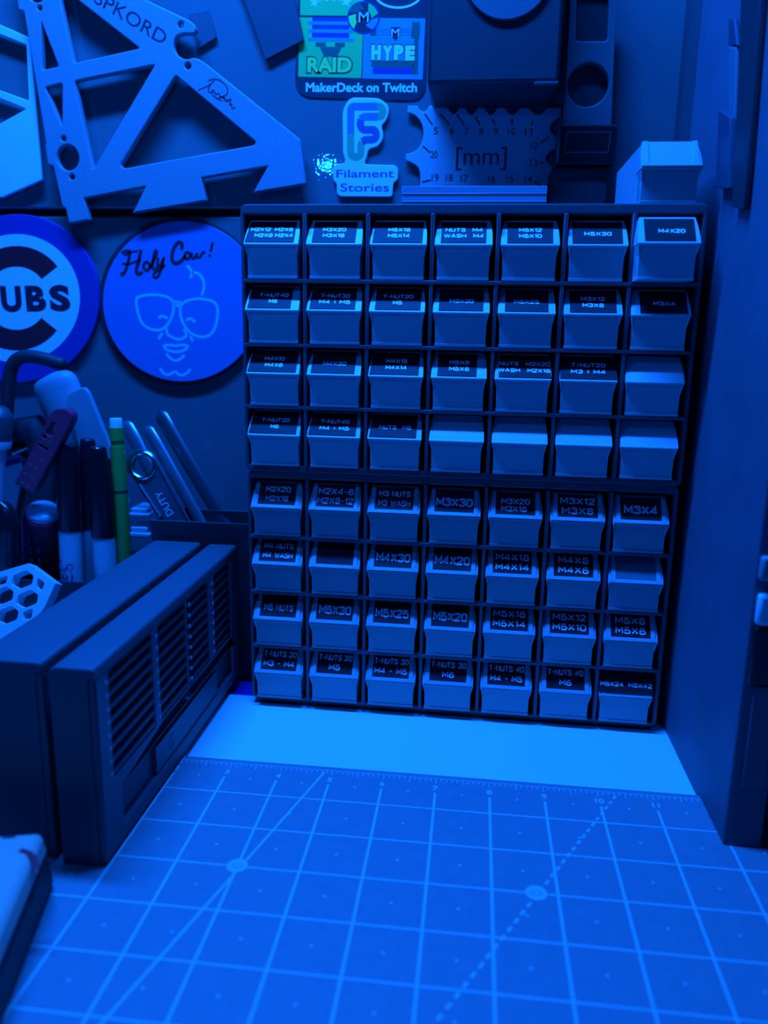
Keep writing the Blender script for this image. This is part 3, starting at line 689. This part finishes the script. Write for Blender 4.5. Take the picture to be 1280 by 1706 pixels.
f_text('Filament', 615, 1250, 870, 118); f_text('Stories', 608, 1458, 735, 122)
tag(mb.build('letter_sticker', [M_white, M_lblue, M_lgreen, M_sdeep, M_logoline], origin=fs_.p(.11, .3)), 'white die cut sticker with a striped letter F above two words', 'sticker')

# round plaques ------------------------------------------------------------------
c4b = crop(0, 340, 3.0476)
dp = wallplane(WALL_Y - .0003)
def D(pts, n): return [dp.px(*c4b(*q), n) for q in pts]
T1 = .004
def ell(cx, cy, rx, ry=None, k=72, a0=0, a1=360): return circ(cx, cy, rx, rx if ry is None else ry, k, a0, a1)
root = thing('team_plaque', 'round blue and white plaque with a big dark letter C on the lower wall', 'plaque', dp.p(-.12, .24))
C1 = (84, 478)
mb = MB(); plate(mb, dp, [D(ell(*C1, 420, 428), T1)], 0, T1, .0006, 0)
mb.poly(dp, D(ell(*C1, 322, 326), T1), T1 + LY, 1)
cc_ = D(ell(*C1, 262, 266, 48, 38, 322), T1) + D(ell(*C1, 160, 160, 40, 322 - 4, 38 + 4), T1)
e0 = ell(*C1, 262, 266, 48, 38, 323); e1 = ell(*C1, 160, 160, 48, 38, 323)
for i in range(48): mb.poly(dp, D([e0[i], e1[i], e1[i + 1], e0[i + 1]], T1), T1 + LY * 2, 2)
mb.build('disc', [M_ring, M_white, mat('plaque_red', (.30, .012, .02), .5)], root)
mb = MB()
for t, x, y, wpx in (('U', 57, 482, 106), ('B', 182, 480, 104), ('S', 304, 478, 106)):
    a = dp.px(*c4b(x, y), T1); e = dp.px(*c4b(x + wpx, y), T1); h = dp.px(*c4b(x, y + 132), T1)
    put_text(mb, dp, t, a[0], a[1], abs(e[0] - a[0]), abs(h[1] - a[1]), T1 + LY * 3, 0, .55, math.radians(1))
mb.build('lettering', M_ink, root, smooth=False)

root = thing('face_plaque', 'round bright blue plaque reading Holy Cow with a line drawn face in glasses', 'plaque', dp.p(.0, .22))
C2 = (926, 494)
mb = MB(); plate(mb, dp, [D(ell(C2[0] - 2, C2[1] - 4, 414, 422), 0)], 0, .0022, .0003); mb.build('backing_disc', M_blackm, root)
mb = MB(); plate(mb, dp, [D(ell(*C2, 404, 408), T1)], .0022, T1, .0004); mb.build('disc', M_discb, root)
NN = T1 + LY
lwd = .0018
def stroke(mb, pts, wd, mi, closed=False, it=2):
    q = smooth2(pts, it, closed); wd = wd * (.68 if mi == 2 else 1); mb.ribbon(dp, D(q, NN), wd, NN + LY * mi, 0, closed)
mb = MB()
for pts, cl in (([(700, 470), (760, 458), (840, 465), (880, 490), (884, 540), (862, 600), (825, 640), (770, 640), (720, 610), (697, 540), (690, 490)], 1),
    ([(915, 515), (945, 490), (1010, 478), (1080, 490), (1108, 520), (1103, 600), (1078, 660), (1030, 680), (970, 660), (930, 610), (915, 560)], 1),
    ([(880, 492), (900, 500), (918, 498)], 0), ([(884, 512), (900, 516), (915, 514)], 0),
    ([(948, 312), (965, 325), (978, 350), (965, 375)], 0), ([(975, 350), (1005, 348), (1030, 375), (1040, 420), (1024, 464)], 0),
    ([(805, 578), (825, 566), (852, 580)], 0), ([(945, 592), (965, 576), (992, 600)], 0),
    ([(845, 628), (848, 662), (880, 678), (905, 690), (940, 678), (950, 660), (932, 636)], 0), ([(825, 655), (805, 685)], 0), ([(965, 668), (980, 696)], 0),
    ([(825, 718), (870, 714), (890, 722), (910, 714), (962, 718), (935, 745), (890, 752), (850, 742)], 1), ([(845, 758), (865, 785), (890, 798), (920, 785), (937, 766)], 0),
    ([(812, 833), (830, 860), (850, 868), (870, 862), (890, 848), (905, 866), (930, 870), (955, 855), (968, 836)], 0)):
    stroke(mb, pts, lwd, 1, bool(cl))
mb.build('face_drawing', M_discl, root, smooth=False)
mb = MB()
for pts, cl, wd in (([(618, 250), (640, 236), (662, 240), (652, 290), (640, 335), (622, 362), (616, 348)], 0, .0032), ([(716, 232), (705, 290), (690, 340), (702, 360), (724, 345)], 0, .0036), ([(620, 302), (650, 306), (690, 292), (715, 284)], 0, .0022),
    ([(632, 262), (660, 244), (700, 238)], 0, .002), (ell(745, 316, 16, 22, 12), 1, .0030), ([(762, 325), (790, 270), (800, 240), (788, 234), (776, 285), (774, 325), (786, 335), (798, 318)], 0, .0028),
    ([(804, 272), (798, 308), (812, 320), (832, 274)], 0, .0028), ([(834, 268), (822, 330), (800, 374), (780, 372), (780, 352), (805, 338), (840, 308)], 0, .0026),
    ([(922, 232), (928, 202), (905, 190), (880, 228), (870, 280), (888, 305), (920, 292), (942, 262)], 0, .0036), (ell(952, 262, 13, 18, 12), 1, .0028), ([(975, 246), (973, 274), (988, 278), (1000, 250), (1002, 270), (1016, 272), (1032, 240), (1042, 252)], 0, .0026),
    ([(1080, 194), (1076, 215), (1069, 242)], 0, .0028), ([(1066, 256), (1065, 262), (1064, 268)], 0, .003)):
    stroke(mb, pts, wd, 2, bool(cl), 1)
mb.build('lettering', M_ink, root, smooth=False)

# ================================================================== RIGHT PANEL HANGINGS
xq = XP - .0004
def panel_strip(pts, t):   # outline in px on the panel face plane
    pl = Plane((xq, 0, 0), (0, -1, 0), (0, 0, 1))   # N = (-1,0,0)
    b = MB(); plate(b, pl, [rnd([pl.px(*q) for q in pts], .001)], 0, t, .0005); return b, pl
b, pl = panel_strip([(1248, -60), (1284, -60), (1267, 156), (1256, 290), (1250, 350), (1231, 345), (1236, 260), (1241, 150)], .003)
tag(b.build('hanging_strip', M_blackm, origin=(xq, .05, .32)), 'long black strip hanging on the right side panel', 'strip')
root = thing('hanging_tool', 'small dark tool with a pale shaft hanging beside the long black strip', 'tool', (xq, .08, .31))
b, pl = panel_strip([(1212, 182), (1232, 196), (1229, 315), (1207, 313)], .004); b.build('handle', mat('tool_handle', (.05, .05, .08), .6), root)
b, pl = panel_strip([(1222, 78), (1234, 78), (1231, 200), (1222, 200)], .002); b.build('shaft', mat('tool_shaft', (.15, .16, .18), .5), root)
b, pl = panel_strip([(1222, 30), (1230, 30), (1236, 76), (1221, 76)], .002); b.build('hook', mat('tool_handle', (.05, .05, .08), .6), root)

# clip with pale tabs on the panel's front edge
yf = -.0352; fpz = wallplane(yf)
root = thing('edge_clip', 'black clip with two pale tabs on the front edge of the right panel', 'clip', (XP + .010, yf, .10))
def fbox(u0, u1, v0, v1, t):
    a = on_y(u0, v0, yf); c = on_y(u1, v1, yf); return MB().box(a.x, c.x, yf - t, yf, c.z, a.z)
fbox(1266, 1306, 924, 966, .004).build('pale_tab', M_grey, root, bevel=.0012)
fbox(1261, 1304, 986, 1040, .004).build('pale_tab', M_white, root, bevel=.0015)
fbox(1255, 1304, 1042, 1140, .003).build('clip_body', M_black, root, bevel=.001)
fbox(1256, 1272, 1142, 1312, .0012).build('strap', mat('clip_strap', (.12, .13, .15), .5), root, bevel=.0004)

# ================================================================== LOUVRED CASES (LEFT)
def case(x0, x1, y0, y1, h, label, first):
    root = thing('louvred_case', label, 'case', ((x0 + x1) / 2, y0, 0), 'black louvred cases')
    t = .0030
    b = MB()
    prof = rnd([(x0, 0, .001), (x1 - t, 0, .001), (x1 - t, h - .0045, .0), (x1, h - .0045, .0), (x1, h, .0042), (x0, h, .0042)], .001, 7)
    pl = Plane((0, y0, 0), (1, 0, 0), (0, 0, 1)); plate(b, pl, [prof], -(y1 - y0), 0, .0008, 0)
    b.build('body', M_case, root)
    # right side panel with four louvred bays and a long slot
    sp2 = Plane((x1, 0, 0), (0, 1, 0), (0, 0, 1))     # N = +x
    bays = [(-.0725, -.0300), (-.0225, .0125), (.0205, .0470), (.0560, .0860)]
    b = MB()
    ol = rnd([(y0, .0015), (y1, .0015), (y1, h - .0046, .0002), (y0, h - .0046, .0002)], .001)
    plate(b, sp2, [ol] + [rrect(a, c, .0330, .0785, .0008) for a, c in bays] + [rrect(-.066, .088, .0085, .0255, .001)], -t, 0, .0009)
    b.build('side_panel', M_case, root)
    for a, c in bays:
        b = MB()
        for k in range(8):
            z = .0352 + k * .00565
            b.hexa([(x1 - t, a, z), (x1 - .0004, a, z - .0012), (x1 - .0004, c, z - .0012), (x1 - t, c, z), (x1 - t, a, z + .0016), (x1 - .0004, a, z + .0004), (x1 - .0004, c, z + .0004), (x1 - t, c, z + .0016)], 0)
            b.rod((x1 - .001, a - .0028, z + .0006), (x1 + .0004, a - .0028, z + .0006), [(0, .0011), (.7, .0011), (1, .0007)], 10, 1)  # pale dot modelled as the glint at the slat's front end
        b.build('louvre', [M_cased, M_glint], root)
    b = MB(); b.box(x1 - t, x1 - .0006, -.030, .058, .0095, .0225, 0)
    tp = Plane((x1 - .0006, 0, 0), (0, 1, 0), (0, 0, 1)); put_text(b, tp, 'G', -.012, .016, .006, .0075, .00006, 1, .1)
    b.build('name_bar', [M_case, M_ink], root, smooth=False)
    return root
case(.0318, .0505, -.084, .100, .0848, 'black louvred case nearest the cutting mat grid, its vents facing the mat', True)
case(-.0030, .0284, -.082, .1005, .0852, 'thicker black louvred case behind, beside the pens and markers', False)

# white box in the near left corner
zt = .030
Ab = on_z(94, 1466, 0); Bb = on_z(15, 1676, 0); dr = (Bb - Ab).normalized(); perp = Vector((-dr.y, dr.x, 0))
if perp.x > 0: perp = -perp
A0 = on_z(80, 1380, zt); 
root = thing('white_box', 'blurred white box with a red mark in the near left corner of the mat', 'box', (A0.x, A0.y, 0))
def sect(p): return [p, p + perp * .07]
A1 = A0 + dr * .16
b = MB()
Lo = [Ab, Ab + dr * .17, Ab + dr * .17 + perp * .08, Ab + perp * .08]
To = [A0, A0 + dr * .16, A0 + dr * .16 + perp * .075, A0 + perp * .075]
b.hexa([Vector((p.x, p.y, .0002)) for p in Lo] + [Vector((p.x, p.y, .021)) for p in To])
b.build('base', M_blackm, root, bevel=.003)
b = MB(); ins = .0015
In = [A0 + dr * ins + perp * ins, A0 + dr * .158 + perp * ins, A0 + dr * .158 + perp * .073, A0 + dr * ins + perp * .073]
b.hexa([Vector((p.x, p.y, .0205)) for p in To] + [Vector((p.x, p.y, zt)) for p in In])
b.build('lid', mat('white_lid_shaded', (.95, .44, .34), .5), root, bevel=.0025)  # white lid with its shade put into the base colour
tp = Plane((0, 0, zt), (1, 0, 0), (0, 1, 0)); b = MB()
b.ribbon(tp, [tp.px(33, 1416), tp.px(48, 1421), tp.px(58, 1431), tp.px(61, 1448)], .0022, .00006, 0)
b.build('red_mark', M_red, root, smooth=False)
b = MB(); b.ribbon(tp, [tp.px(4, 1396), tp.px(26, 1394)], .0015, .00006, 0); b.build('grey_mark', M_dgrey, root, smooth=False)

# ================================================================== TOOLS AND PENS (LEFT BACK)
# wrench bin
y0, y1 = .106, .143
a = on_y(251, 866, y0); zb = a.z - .0004
root = thing('tool_bin', 'open black bin with pale rims holding the wrenches beside the cabinets', 'bin', (.02, y0, -.006))
mb = MB(); x0, x1 = a.x, .0630; t = .0016
mb.box(x0, x1, y0, y0 + t, -.006, zb); mb.box(x0, x1, y1 - t, y1, -.006, zb); mb.box(x0, x0 + t, y0 + t, y1 - t, -.006, zb); mb.box(x1 - t, x1, y0 + t, y1 - t, -.006, zb); mb.box(x0, x1, y0, y1, -.006, -.004)
mb.build('bin_wall', M_blackm, root, bevel=.0003, seg=1)
for ya in (y0, y1 - .0008): MB().box(x0, x1, ya, ya + .0008, zb, zb + .0004).build('rim', M_steel, root)
# pen holder, mostly hidden behind the cases
hx0, hx1 = -.115, x0 - .002
root = thing('pen_holder', 'dark pen holder packed with markers and pliers beside the black bin', 'pen holder', ((hx0 + hx1) / 2, .1, -.006))
mb = MB(); zz = .055
mb.box(hx0, hx1, .1015, .1035, -.006, zz); mb.box(hx0, hx1, .178, .180, -.006, zz); mb.box(hx0, hx0 + .002, .1035, .178, -.006, zz); mb.box(hx1 - .002, hx1, .1035, .178, -.006, zz); mb.box(hx0, hx1, .1015, .180, -.006, -.004)
mb.build('holder_wall', M_blackm, root)

def pxr(wpx, p): return wpx / 2 * (p - CP).dot(RC[2]) / F_PX
def line_down(u0, v0, y0, u1, v1, y1, zmin):
    p0 = on_y(u0, v0, y0); p1 = on_y(u1, v1, y1); t = (zmin - p0.z) / (p1.z - p0.z); return p0, p0.lerp(p1, t)
def marker(u0, v0, vcap, u1, v1, wpx, yy, label, text=None, capcol=M_black, taper=.9):
    p0, p1 = line_down(u0, v0, yy, u1, v1, yy + .001, -.0035)
    r = pxr(wpx, p0); L = (p0 - p1).length; q = on_y(u0 + (u1 - u0) * (vcap - v0) / (v1 - v0), vcap, yy)
    tc = (p0 - q).length / L
    root = thing('marker_pen', label, 'marker', p1, 'markers in the pen holder')
    b = MB(); b.rod(p0, p0.lerp(p1, tc), [(0, r * taper * .75), (.012, r * taper * .88), (.03, r * taper * .92), (.3, r * .97), (1, r)], 28); b.build('cap', capcol, root)
    b = MB(); b.rod(p0.lerp(p1, tc), p1, [(0, r * .80), (.004, r * .93), (.02, r * .95), (1, r * .93)], 28, 0)
    b.build('barrel', M_barrel, root)
    return root, p0, p1, r, tc
root, p0, p1, r, tc = marker(112, 740, 882, 122, 1000, 41, .116, 'left white marker with a straight black cap and lettering down the barrel')
# lettering down the barrel
ax_ = (p0 - p1).normalized(); 
b = MB(); c_ = p0.lerp(p1, tc) - ax_ * .027
tpl = Plane(c_ + Vector((-.0, 0, 0)) - Vector((0, 1, 0)) * (r * .95), (0, 0, -1), (1, 0, 0))
def shp(pts): b.ribbon(tpl, smooth2(pts, 2), .0009, .0003, 0)
k = .0011
S_ = [(-9.5, 3.6), (-8, -3.4), (-6, -4), (-4.5, 1), (-3, 4), (-1.6, 2.5), (-2.6, -1)]
shp([(x * k + .004, y * k) for x, y in [(-5.4, 3.0), (-6.6, 4.2), (-8.8, 3.6), (-8.8, 1.0), (-6.6, .2), (-5.0, -1.6), (-6.2, -4.0), (-9.0, -3.8), (-11.5, -2.4)]])
shp([(x * k + .004, y * k) for x, y in [(-2.6, 3.8), (1.2, 3.0)]]); shp([(x * k + .004, y * k) for x, y in [(-2.4, 0), (-.8, .6), (.2, -.8), (-.5, -2.2), (-2.6, -2.6)]])
shp([(x * k + .004, y * k) for x, y in [(2.0, 3), (4.5, 2.6)]]); shp([(x * k + .004, y * k) for x, y in [(5.2, 2), (4.2, .5), (4.2, -1.6), (5.6, -2.6)]])
shp([(x * k + .004, y * k) for x, y in [(7.0, 3), (10.5, 2.6)]]); shp([(x * k + .004, y * k) for x, y in [(7.2, 1), (7, -1), (8.4, -2)]])
b.build('lettering', M_blueink, root, smooth=False)
marker(163, 744, 893, 180, 1010, 40, .113, 'white marker with a tapered black cap just left of the green pencil', None, M_black, .72)
marker(146, 731, 880, 152, 1000, 29, .128, 'thin marker with a dark red cap behind the two black capped markers', None, mat('cap_dark_red', (.10, .01, .02), .3))
marker(186, 764, 900, 192, 1000, 22, .126, 'slim marker with a dark cap half hidden behind the green pencil')

# green mechanical pencil
yy = .120
p0, p1 = line_down(193, 697, yy, 209, 960, yy, -.0035)
L = (p0 - p1).length; r = pxr(24, p0)
def tt(v): return (p0 - on_y(193 + 16 * (v - 697) / 263, v, yy)).length / L
root = thing('mechanical_pencil', 'green mechanical pencil with a white eraser standing behind the markers', 'pencil', p1)
b = MB(); b.rod(p0, p1, [(0, r * .80), (.004, r * .86), (tt(713), r * .86)], 24); b.build('eraser', M_white, root)
b = MB(); b.rod(p0, p1, [(tt(711), r * .9), (tt(711) + .002, r * 1.0), (tt(733), r), (tt(734), r * .86), (tt(742), r * .86), (tt(743), r * .8)], 24); b.build('eraser_holder', M_pgreen, root)
b = MB(); b.rod(p0, p1, [(tt(742), r * .8), (tt(742.5), r * 1.02), (tt(760), r * 1.04), (.95, r), (1, r * .3)], 24)
b.build('barrel', M_pgreen, root)
b = MB(); b.rod(p0, p1, [(tt(816), r * 1.06), (tt(820), r * 1.06)], 24); b.build('ring', M_ink, root)

# maroon screwdriver handle with steel cap
yy = .120
p0 = on_y(71, 848, yy); p1 = on_y(73, 1010, yy + .034); r = pxr(64, p0); L = (p0 - p1).length
root = thing('screwdriver', 'stubby dark red screwdriver handle with a shiny blue round cap', 'screwdriver', p1)
b = MB(); b.rod(p0, p1, [(-.012, r * .05), (-.010, r * .40), (-.004, r * .66), (.008, r * .79), (.016, r * .82), (.05, r * .82), (.055, r * .80)], 32); b.build('cap', mat('steel_cap', (.42, .50, .56), .3), root)
b = MB(); b.rod(p0, p1, [(.04, r * .76), (.06, r * .92), (.12, r), (.6, r * .98), (.75, r * .8), (1, r * .6)], 32); b.build('handle', mat('screwdriver_red', (.95, .03, .07), .6, spec=.15), root)
b = MB()
hp = Plane(p0.lerp(p1, .16) - Vector((0, r * 1.005, 0)), (1, 0, 0), (0, 0, 1))
for row in range(5):
    for k in (-1, 0, 1):
        if row and k == 0: continue
        b.hexa([hp.p(k * .0026 - .0006, -row * .0075, -.002), hp.p(k * .0026 + .0006, -row * .0075, -.002), hp.p(k * .0026 + .0006, -row * .0075 + .0035, -.002), hp.p(k * .0026 - .0006, -row * .0075 + .0035, -.002),
                hp.p(k * .0026 - .0006, -row * .0075, .0002), hp.p(k * .0026 + .0006, -row * .0075, .0002), hp.p(k * .0026 + .0006, -row * .0075 + .0035, .0002), hp.p(k * .0026 - .0006, -row * .0075 + .0035, .0002)])
b.build('grip_slot', M_ink, root)

# maroon slotted strap handle
yy = .108; mp = wallplane(yy); c5a = crop(0, 560, 5.018)
root = thing('slotted_handle', 'dark red slotted handle leaning left across the pale knife', 'handle', mp.p(*mp.px(60, 760)))
def P5a(pl, pts): return [pl.px(*c5a(*q[:2])) + tuple(q[2:]) for q in pts]
ol = [(440, 610, .003), (540, 600, .004), (605, 650, .004), (600, 720, .003), (285, 1315, .001), (262, 1318, .001), (115, 1232, .001)]
sl = [[(440, 715), (468, 725), (462, 775), (440, 835), (395, 828), (385, 800)], [(315, 908), (330, 900), (400, 940), (388, 958)], [(352, 830), (368, 822), (388, 850), (372, 856)]]
b = MB(); plate(b, mp, [rnd(P5a(mp, ol), .002)] + [rnd(P5a(mp, s_), .0008) for s_ in sl], -.008, .0, .001); b.build('grip', M_maroon, root)
b = MB()
for x, y in ((420, 880), (290, 992), (348, 1030), (255, 1070), (308, 1105), (218, 1145), (270, 1180), (185, 1220), (238, 1255)):
    c = mp.px(*c5a(x, y)); 
    b.ribbon(mp, [mp.px(*c5a(x - 14, y - 8)), mp.px(*c5a(x, y + 8)), mp.px(*c5a(x + 12, y + 2))], .0006, .0001, 0)
b.build('stud', M_steel, root)

# pale knife handle
yy = .150
root = thing('utility_knife', 'thick pale rounded knife handle leaning left in front of the plaques', 'knife', on_y(190, 800, yy))
kp = wallplane(yy)
ax = [on_y(*c5a(*q), yy + .010) for q in ((430, 318), (436, 330), (444, 350), (458, 385), (480, 440), (640, 830), (930, 1530))]
rk = pxr(80, ax[0]); b = MB(); b.tube(ax, [rk * q for q in (.30, .66, .85, .97, 1.0, .98, .95)], 28, 0, .48, (0, 1, 0)); b.build('handle', M_knife, root)
ol2 = [(545, 490, .006), (700, 425, .004), (740, 470, .004), (960, 1010, .002), (1080, 1420), (850, 1420), (640, 860)]
b = MB(); plate(b, kp, [rnd(P5a(kp, ol2), .003, 6)], -.004, .0005, .0006); b.build('inlay', M_knife, root)
# black curved plier handle
yy = .135
pts = smooth2([(40, 1000), (50, 700), (75, 400), (90, 260), (150, 180), (250, 165), (380, 190), (480, 225), (545, 235)], 2)
root_p = tag(MB().tube([on_y(*c5a(*q), yy) for q in pts], [.0042] * (len(pts) - 4) + [.0040, .0036, .0032, .0026], 16).build('plier_handle', M_blackm, origin=on_y(8, 750, yy)), 'black curved hook shaped handle arching over the pale knife', 'handle')
# second dark pliers low at the left
yy = .155
root = thing('pliers', 'black pliers with steel jaws lying low among the tools at the left edge', 'pliers', on_y(30, 800, yy))
b = MB(); b.tube([on_y(-30, 778, yy), on_y(12, 757, yy), on_y(40, 748, yy), on_y(58, 760, yy), on_y(62, 790, yy), on_y(50, 850, yy), on_y(40, 960, yy)], [.006, .008, .009, .009, .009, .009, .009], 14); b.build('grip', M_black, root)
b = MB(); b.tube([on_y(4, 762, yy - .010), on_y(30, 752, yy - .011), on_y(55, 742, yy - .010)], .0012, 8); b.build('jaw', M_steel, root)
# dark cable stripper shape
root_c = tag(MB().tube([on_y(0, 838, .104), on_y(6, 846, .104), on_y(12, 860, .104), on_y(15, 885, .104), on_y(17, 960, .104)], [.003, .005, .0065, .007, .007], 14).build('side_cutter', M_black, origin=on_y(10, 880, .104)), 'small black cutter handle beside the stubby red screwdriver', 'cutter')
# black thing behind cap
yy = .145
root_d = tag(MB().tube([on_y(24, 726, yy), on_y(36, 716, yy), on_y(60, 712, yy), on_y(70, 730, yy), on_y(74, 900, yy)], [.005, .008, .009, .009, .009], 14).build('rubber_grip', M_blackm, origin=on_y(50, 740, yy)), 'black rubber grip behind the dark red slotted handle', 'grip')

# white bottle with dark cap at the left edge
yy = .105
root = thing('glue_bottle', 'white bottle with a dark cap cut by the left picture edge', 'bottle', on_y(-6, 900, yy))
p0, p1 = line_down(0, 676, yy, -14, 1000, yy, -.0035); L = (p0 - p1).length; r = pxr(44, p0)
def t2(v): return (p0 - on_y(0 - 14 * (v - 676) / 324, v, yy)).length / L
b = MB(); b.rod(p0, p1, [(0, r * .2), (t2(680), r * .6), (t2(690), r * .92), (t2(694), r), (t2(732), r * .96)], 28); b.build('cap', M_dgrey, root)
b = MB(); b.rod(p0, p1, [(t2(732), r * .94), (t2(733), r * .96), (t2(745), r * .9), (t2(747), r * .62), (t2(790), r * .55), (.6, r * .6), (.62, r * .9), (1, r * .9)], 28); b.build('bottle_body', M_barrel, root)

# honeycomb plate
yy = .030
hpz = Plane(on_y(40, 1000, .055), (1, -.10, 0), (0, .45, .9))
ch = crop(0, 860, 5.3333)
def PH(pts): return [hpz.px(*ch(*q[:2])) + tuple(q[2:]) for q in pts]
ol = [(-160, 560), (270, 418), (505, 580), (395, 800), (320, 900), (250, 1010), (0, 1010), (-200, 1040)]
hx = []
def hexpts(cx, cy): return [(cx + dx, cy + dy) for dx, dy in ((-75, -38), (38, -88), (104, -45), (88, 28), (-28, 78), (-104, 40))]
for cx, cy in ((202, 572), (238, 740), (18, 720), (55, 890), (-160, 700)): hx.append([(q[0], q[1]) for q in hexpts(cx, cy)])
hx.append([(345, 545), (405, 585), (370, 662), (322, 622)]); hx.append([(-60, 575), (75, 540), (55, 605), (-60, 640)]); hx.append([(205, 850), (290, 815), (270, 905), (190, 910)])
# the solid foot of the plate reaches the board behind the cases
vb = (-.0028 - hpz.o.z) / hpz.V.z; q1 = PH([(180, 1030)])[0][0]; q2 = PH([(-200, 1030)])[0][0]
olp = PH(ol[:5]) + PH([(215, 1000)]) + [(q1, vb), (q2, vb)]
b = MB(); plate(b, hpz, [rnd(olp, .0006)] + [rnd(PH(h), .0012) for h in hx], -.007, 0, .0003, 0)
root = thing('honeycomb_plate', 'bright hexagonal honeycomb plate leaning at the left edge behind the cases', 'plate', hpz.o)
b.build('plate_body', mat('honeycomb_grey', (.62, .66, .66), .5, var=.1, vscale=900, bump=.5, bscale=2500), root)

# wrenches in the bin
c3 = crop(200, 660, 5.818)
def W(pl, pts): return [pl.px(*c3(*q[:2])) + tuple(q[2:]) for q in pts]
wp = Plane(on_y(240, 780, .128), (1, 0, 0), (0, .22, 1))
root = thing('ring_wrench', 'chrome ring wrench with embossed letters DUTY leaning in the black bin', 'wrench', wp.o)
ctr = (210, 665); 
ol = [(ctr[0] + 148 * math.cos(math.radians(a)), ctr[1] + 146 * math.sin(math.radians(a))) for a in range(150, 335, 9)]
ol = ol + [(660, 1200), (870, 1580), (640, 1580), (395, 1180)]
cw = wp.px(*c3(225, 672)); rw = abs(wp.px(*c3(330, 672))[0] - cw[0])
b = MB(); plate(b, wp, [W(wp, ol), circ(cw[0], cw[1], rw, k=36)], -.0045, 0, .0008, 0)
tw = wp.px(*c3(430, 1040)); tx = wp.px(*c3(430 + 128, 1040)); 
put_text(b, wp, 'DUTY', tw[0], tw[1], abs(tx[0] - tw[0]) * 1.95, abs(tx[0] - tw[0]) * .52, .0003, 1, .0, math.radians(180 - 59))
b.build('shank', [mat('wrench_face', (.22, .25, .28), .38, .85), M_emboss], root)
b = MB(); ring = [wp.p(cw[0] + rw * 1.12 * math.cos(t), cw[1] + rw * 1.12 * math.sin(t), .0006) for t in [2 * math.pi * i / 40 for i in range(41)]]; b.tube(ring, .0013, 10); b.build('ring', M_chrome, root)
b = MB()
for pts in ([(185, 860), (400, 1190)], [(345, 620), (655, 1195)]):
    e = [wp.p(*wp.px(*c3(*q)), .0004) for q in pts]; b.tube(e, .0011 if pts[0][0] < 200 else .0007, 8)
e = [wp.p(*wp.px(*c3(ctr[0] + 140 * math.cos(math.radians(a)), ctr[1] + 138 * math.sin(math.radians(a)))), .0002) for a in range(140, 346, 8)]; b.tube(e, .0009, 8)
b.build('edge_rib', M_chrome, root)
for (ps, wpx_, yy, lab, m_) in (([(70, 300), (140, 420), (520, 1150), (700, 1500)], 24, .150, 'plain steel wrench handle showing just right of the green pencil', M_steel),
                      ([(280, 340), (360, 470), (740, 1150), (920, 1500)], 20, .145, 'steel wrench handle behind the ring of the DUTY wrench', M_steel),
                      ([(405, 200), (480, 330), (960, 1150), (1120, 1450)], 24, .150, 'tallest dark wrench handle leaning to the right end of the bin', mat('dark_steel', (.16, .18, .2), .35, .8))):
    P_ = [on_y(*c3(*q), yy - .012 * i) for i, q in enumerate(ps[:1] + ps[1:])]
    P_ = [on_y(*c3(*q), yy - .0035 * i) for i, q in enumerate(ps)]
    r = pxr(wpx_, P_[0]); d0 = (P_[0] - P_[1]).normalized()
    path = [P_[0] + d0 * r * .85, P_[0] + d0 * r * .5, P_[0], P_[1], P_[2], P_[3]]
    b = MB(); b.tube(path, [r * .35, r * .8, r, r, r, r], 18, 0, .35, (0, 1, 0))
    tag(b.build('wrench', m_, origin=P_[2]), lab, 'wrench', 'wrenches in the black bin')

# clear stacked lids left of the bin
yy = .1045
for k, (v0, v1, yq, lab) in enumerate(((847, 862, .150, 'upper pale plastic lid between the pencil and the wrenches'), (878, 896, .150, 'lower pale plastic lid between the pencil and the bin corner'))):
    a = on_y(214, v0, yq); b_ = on_y(250, v1, yq)
    b = MB(); b.box(a.x, b_.x, yq, yq + .02, b_.z, b_.z + (a.z - b_.z) * .45); b.box(a.x + .001, b_.x - .002, yq + .001, yq + .02, b_.z + (a.z - b_.z) * .45, a.z)
    tag(b.build('plastic_lid', M_clear, bevel=.0008, origin=(a.x, yq, b_.z)), lab, 'lid')
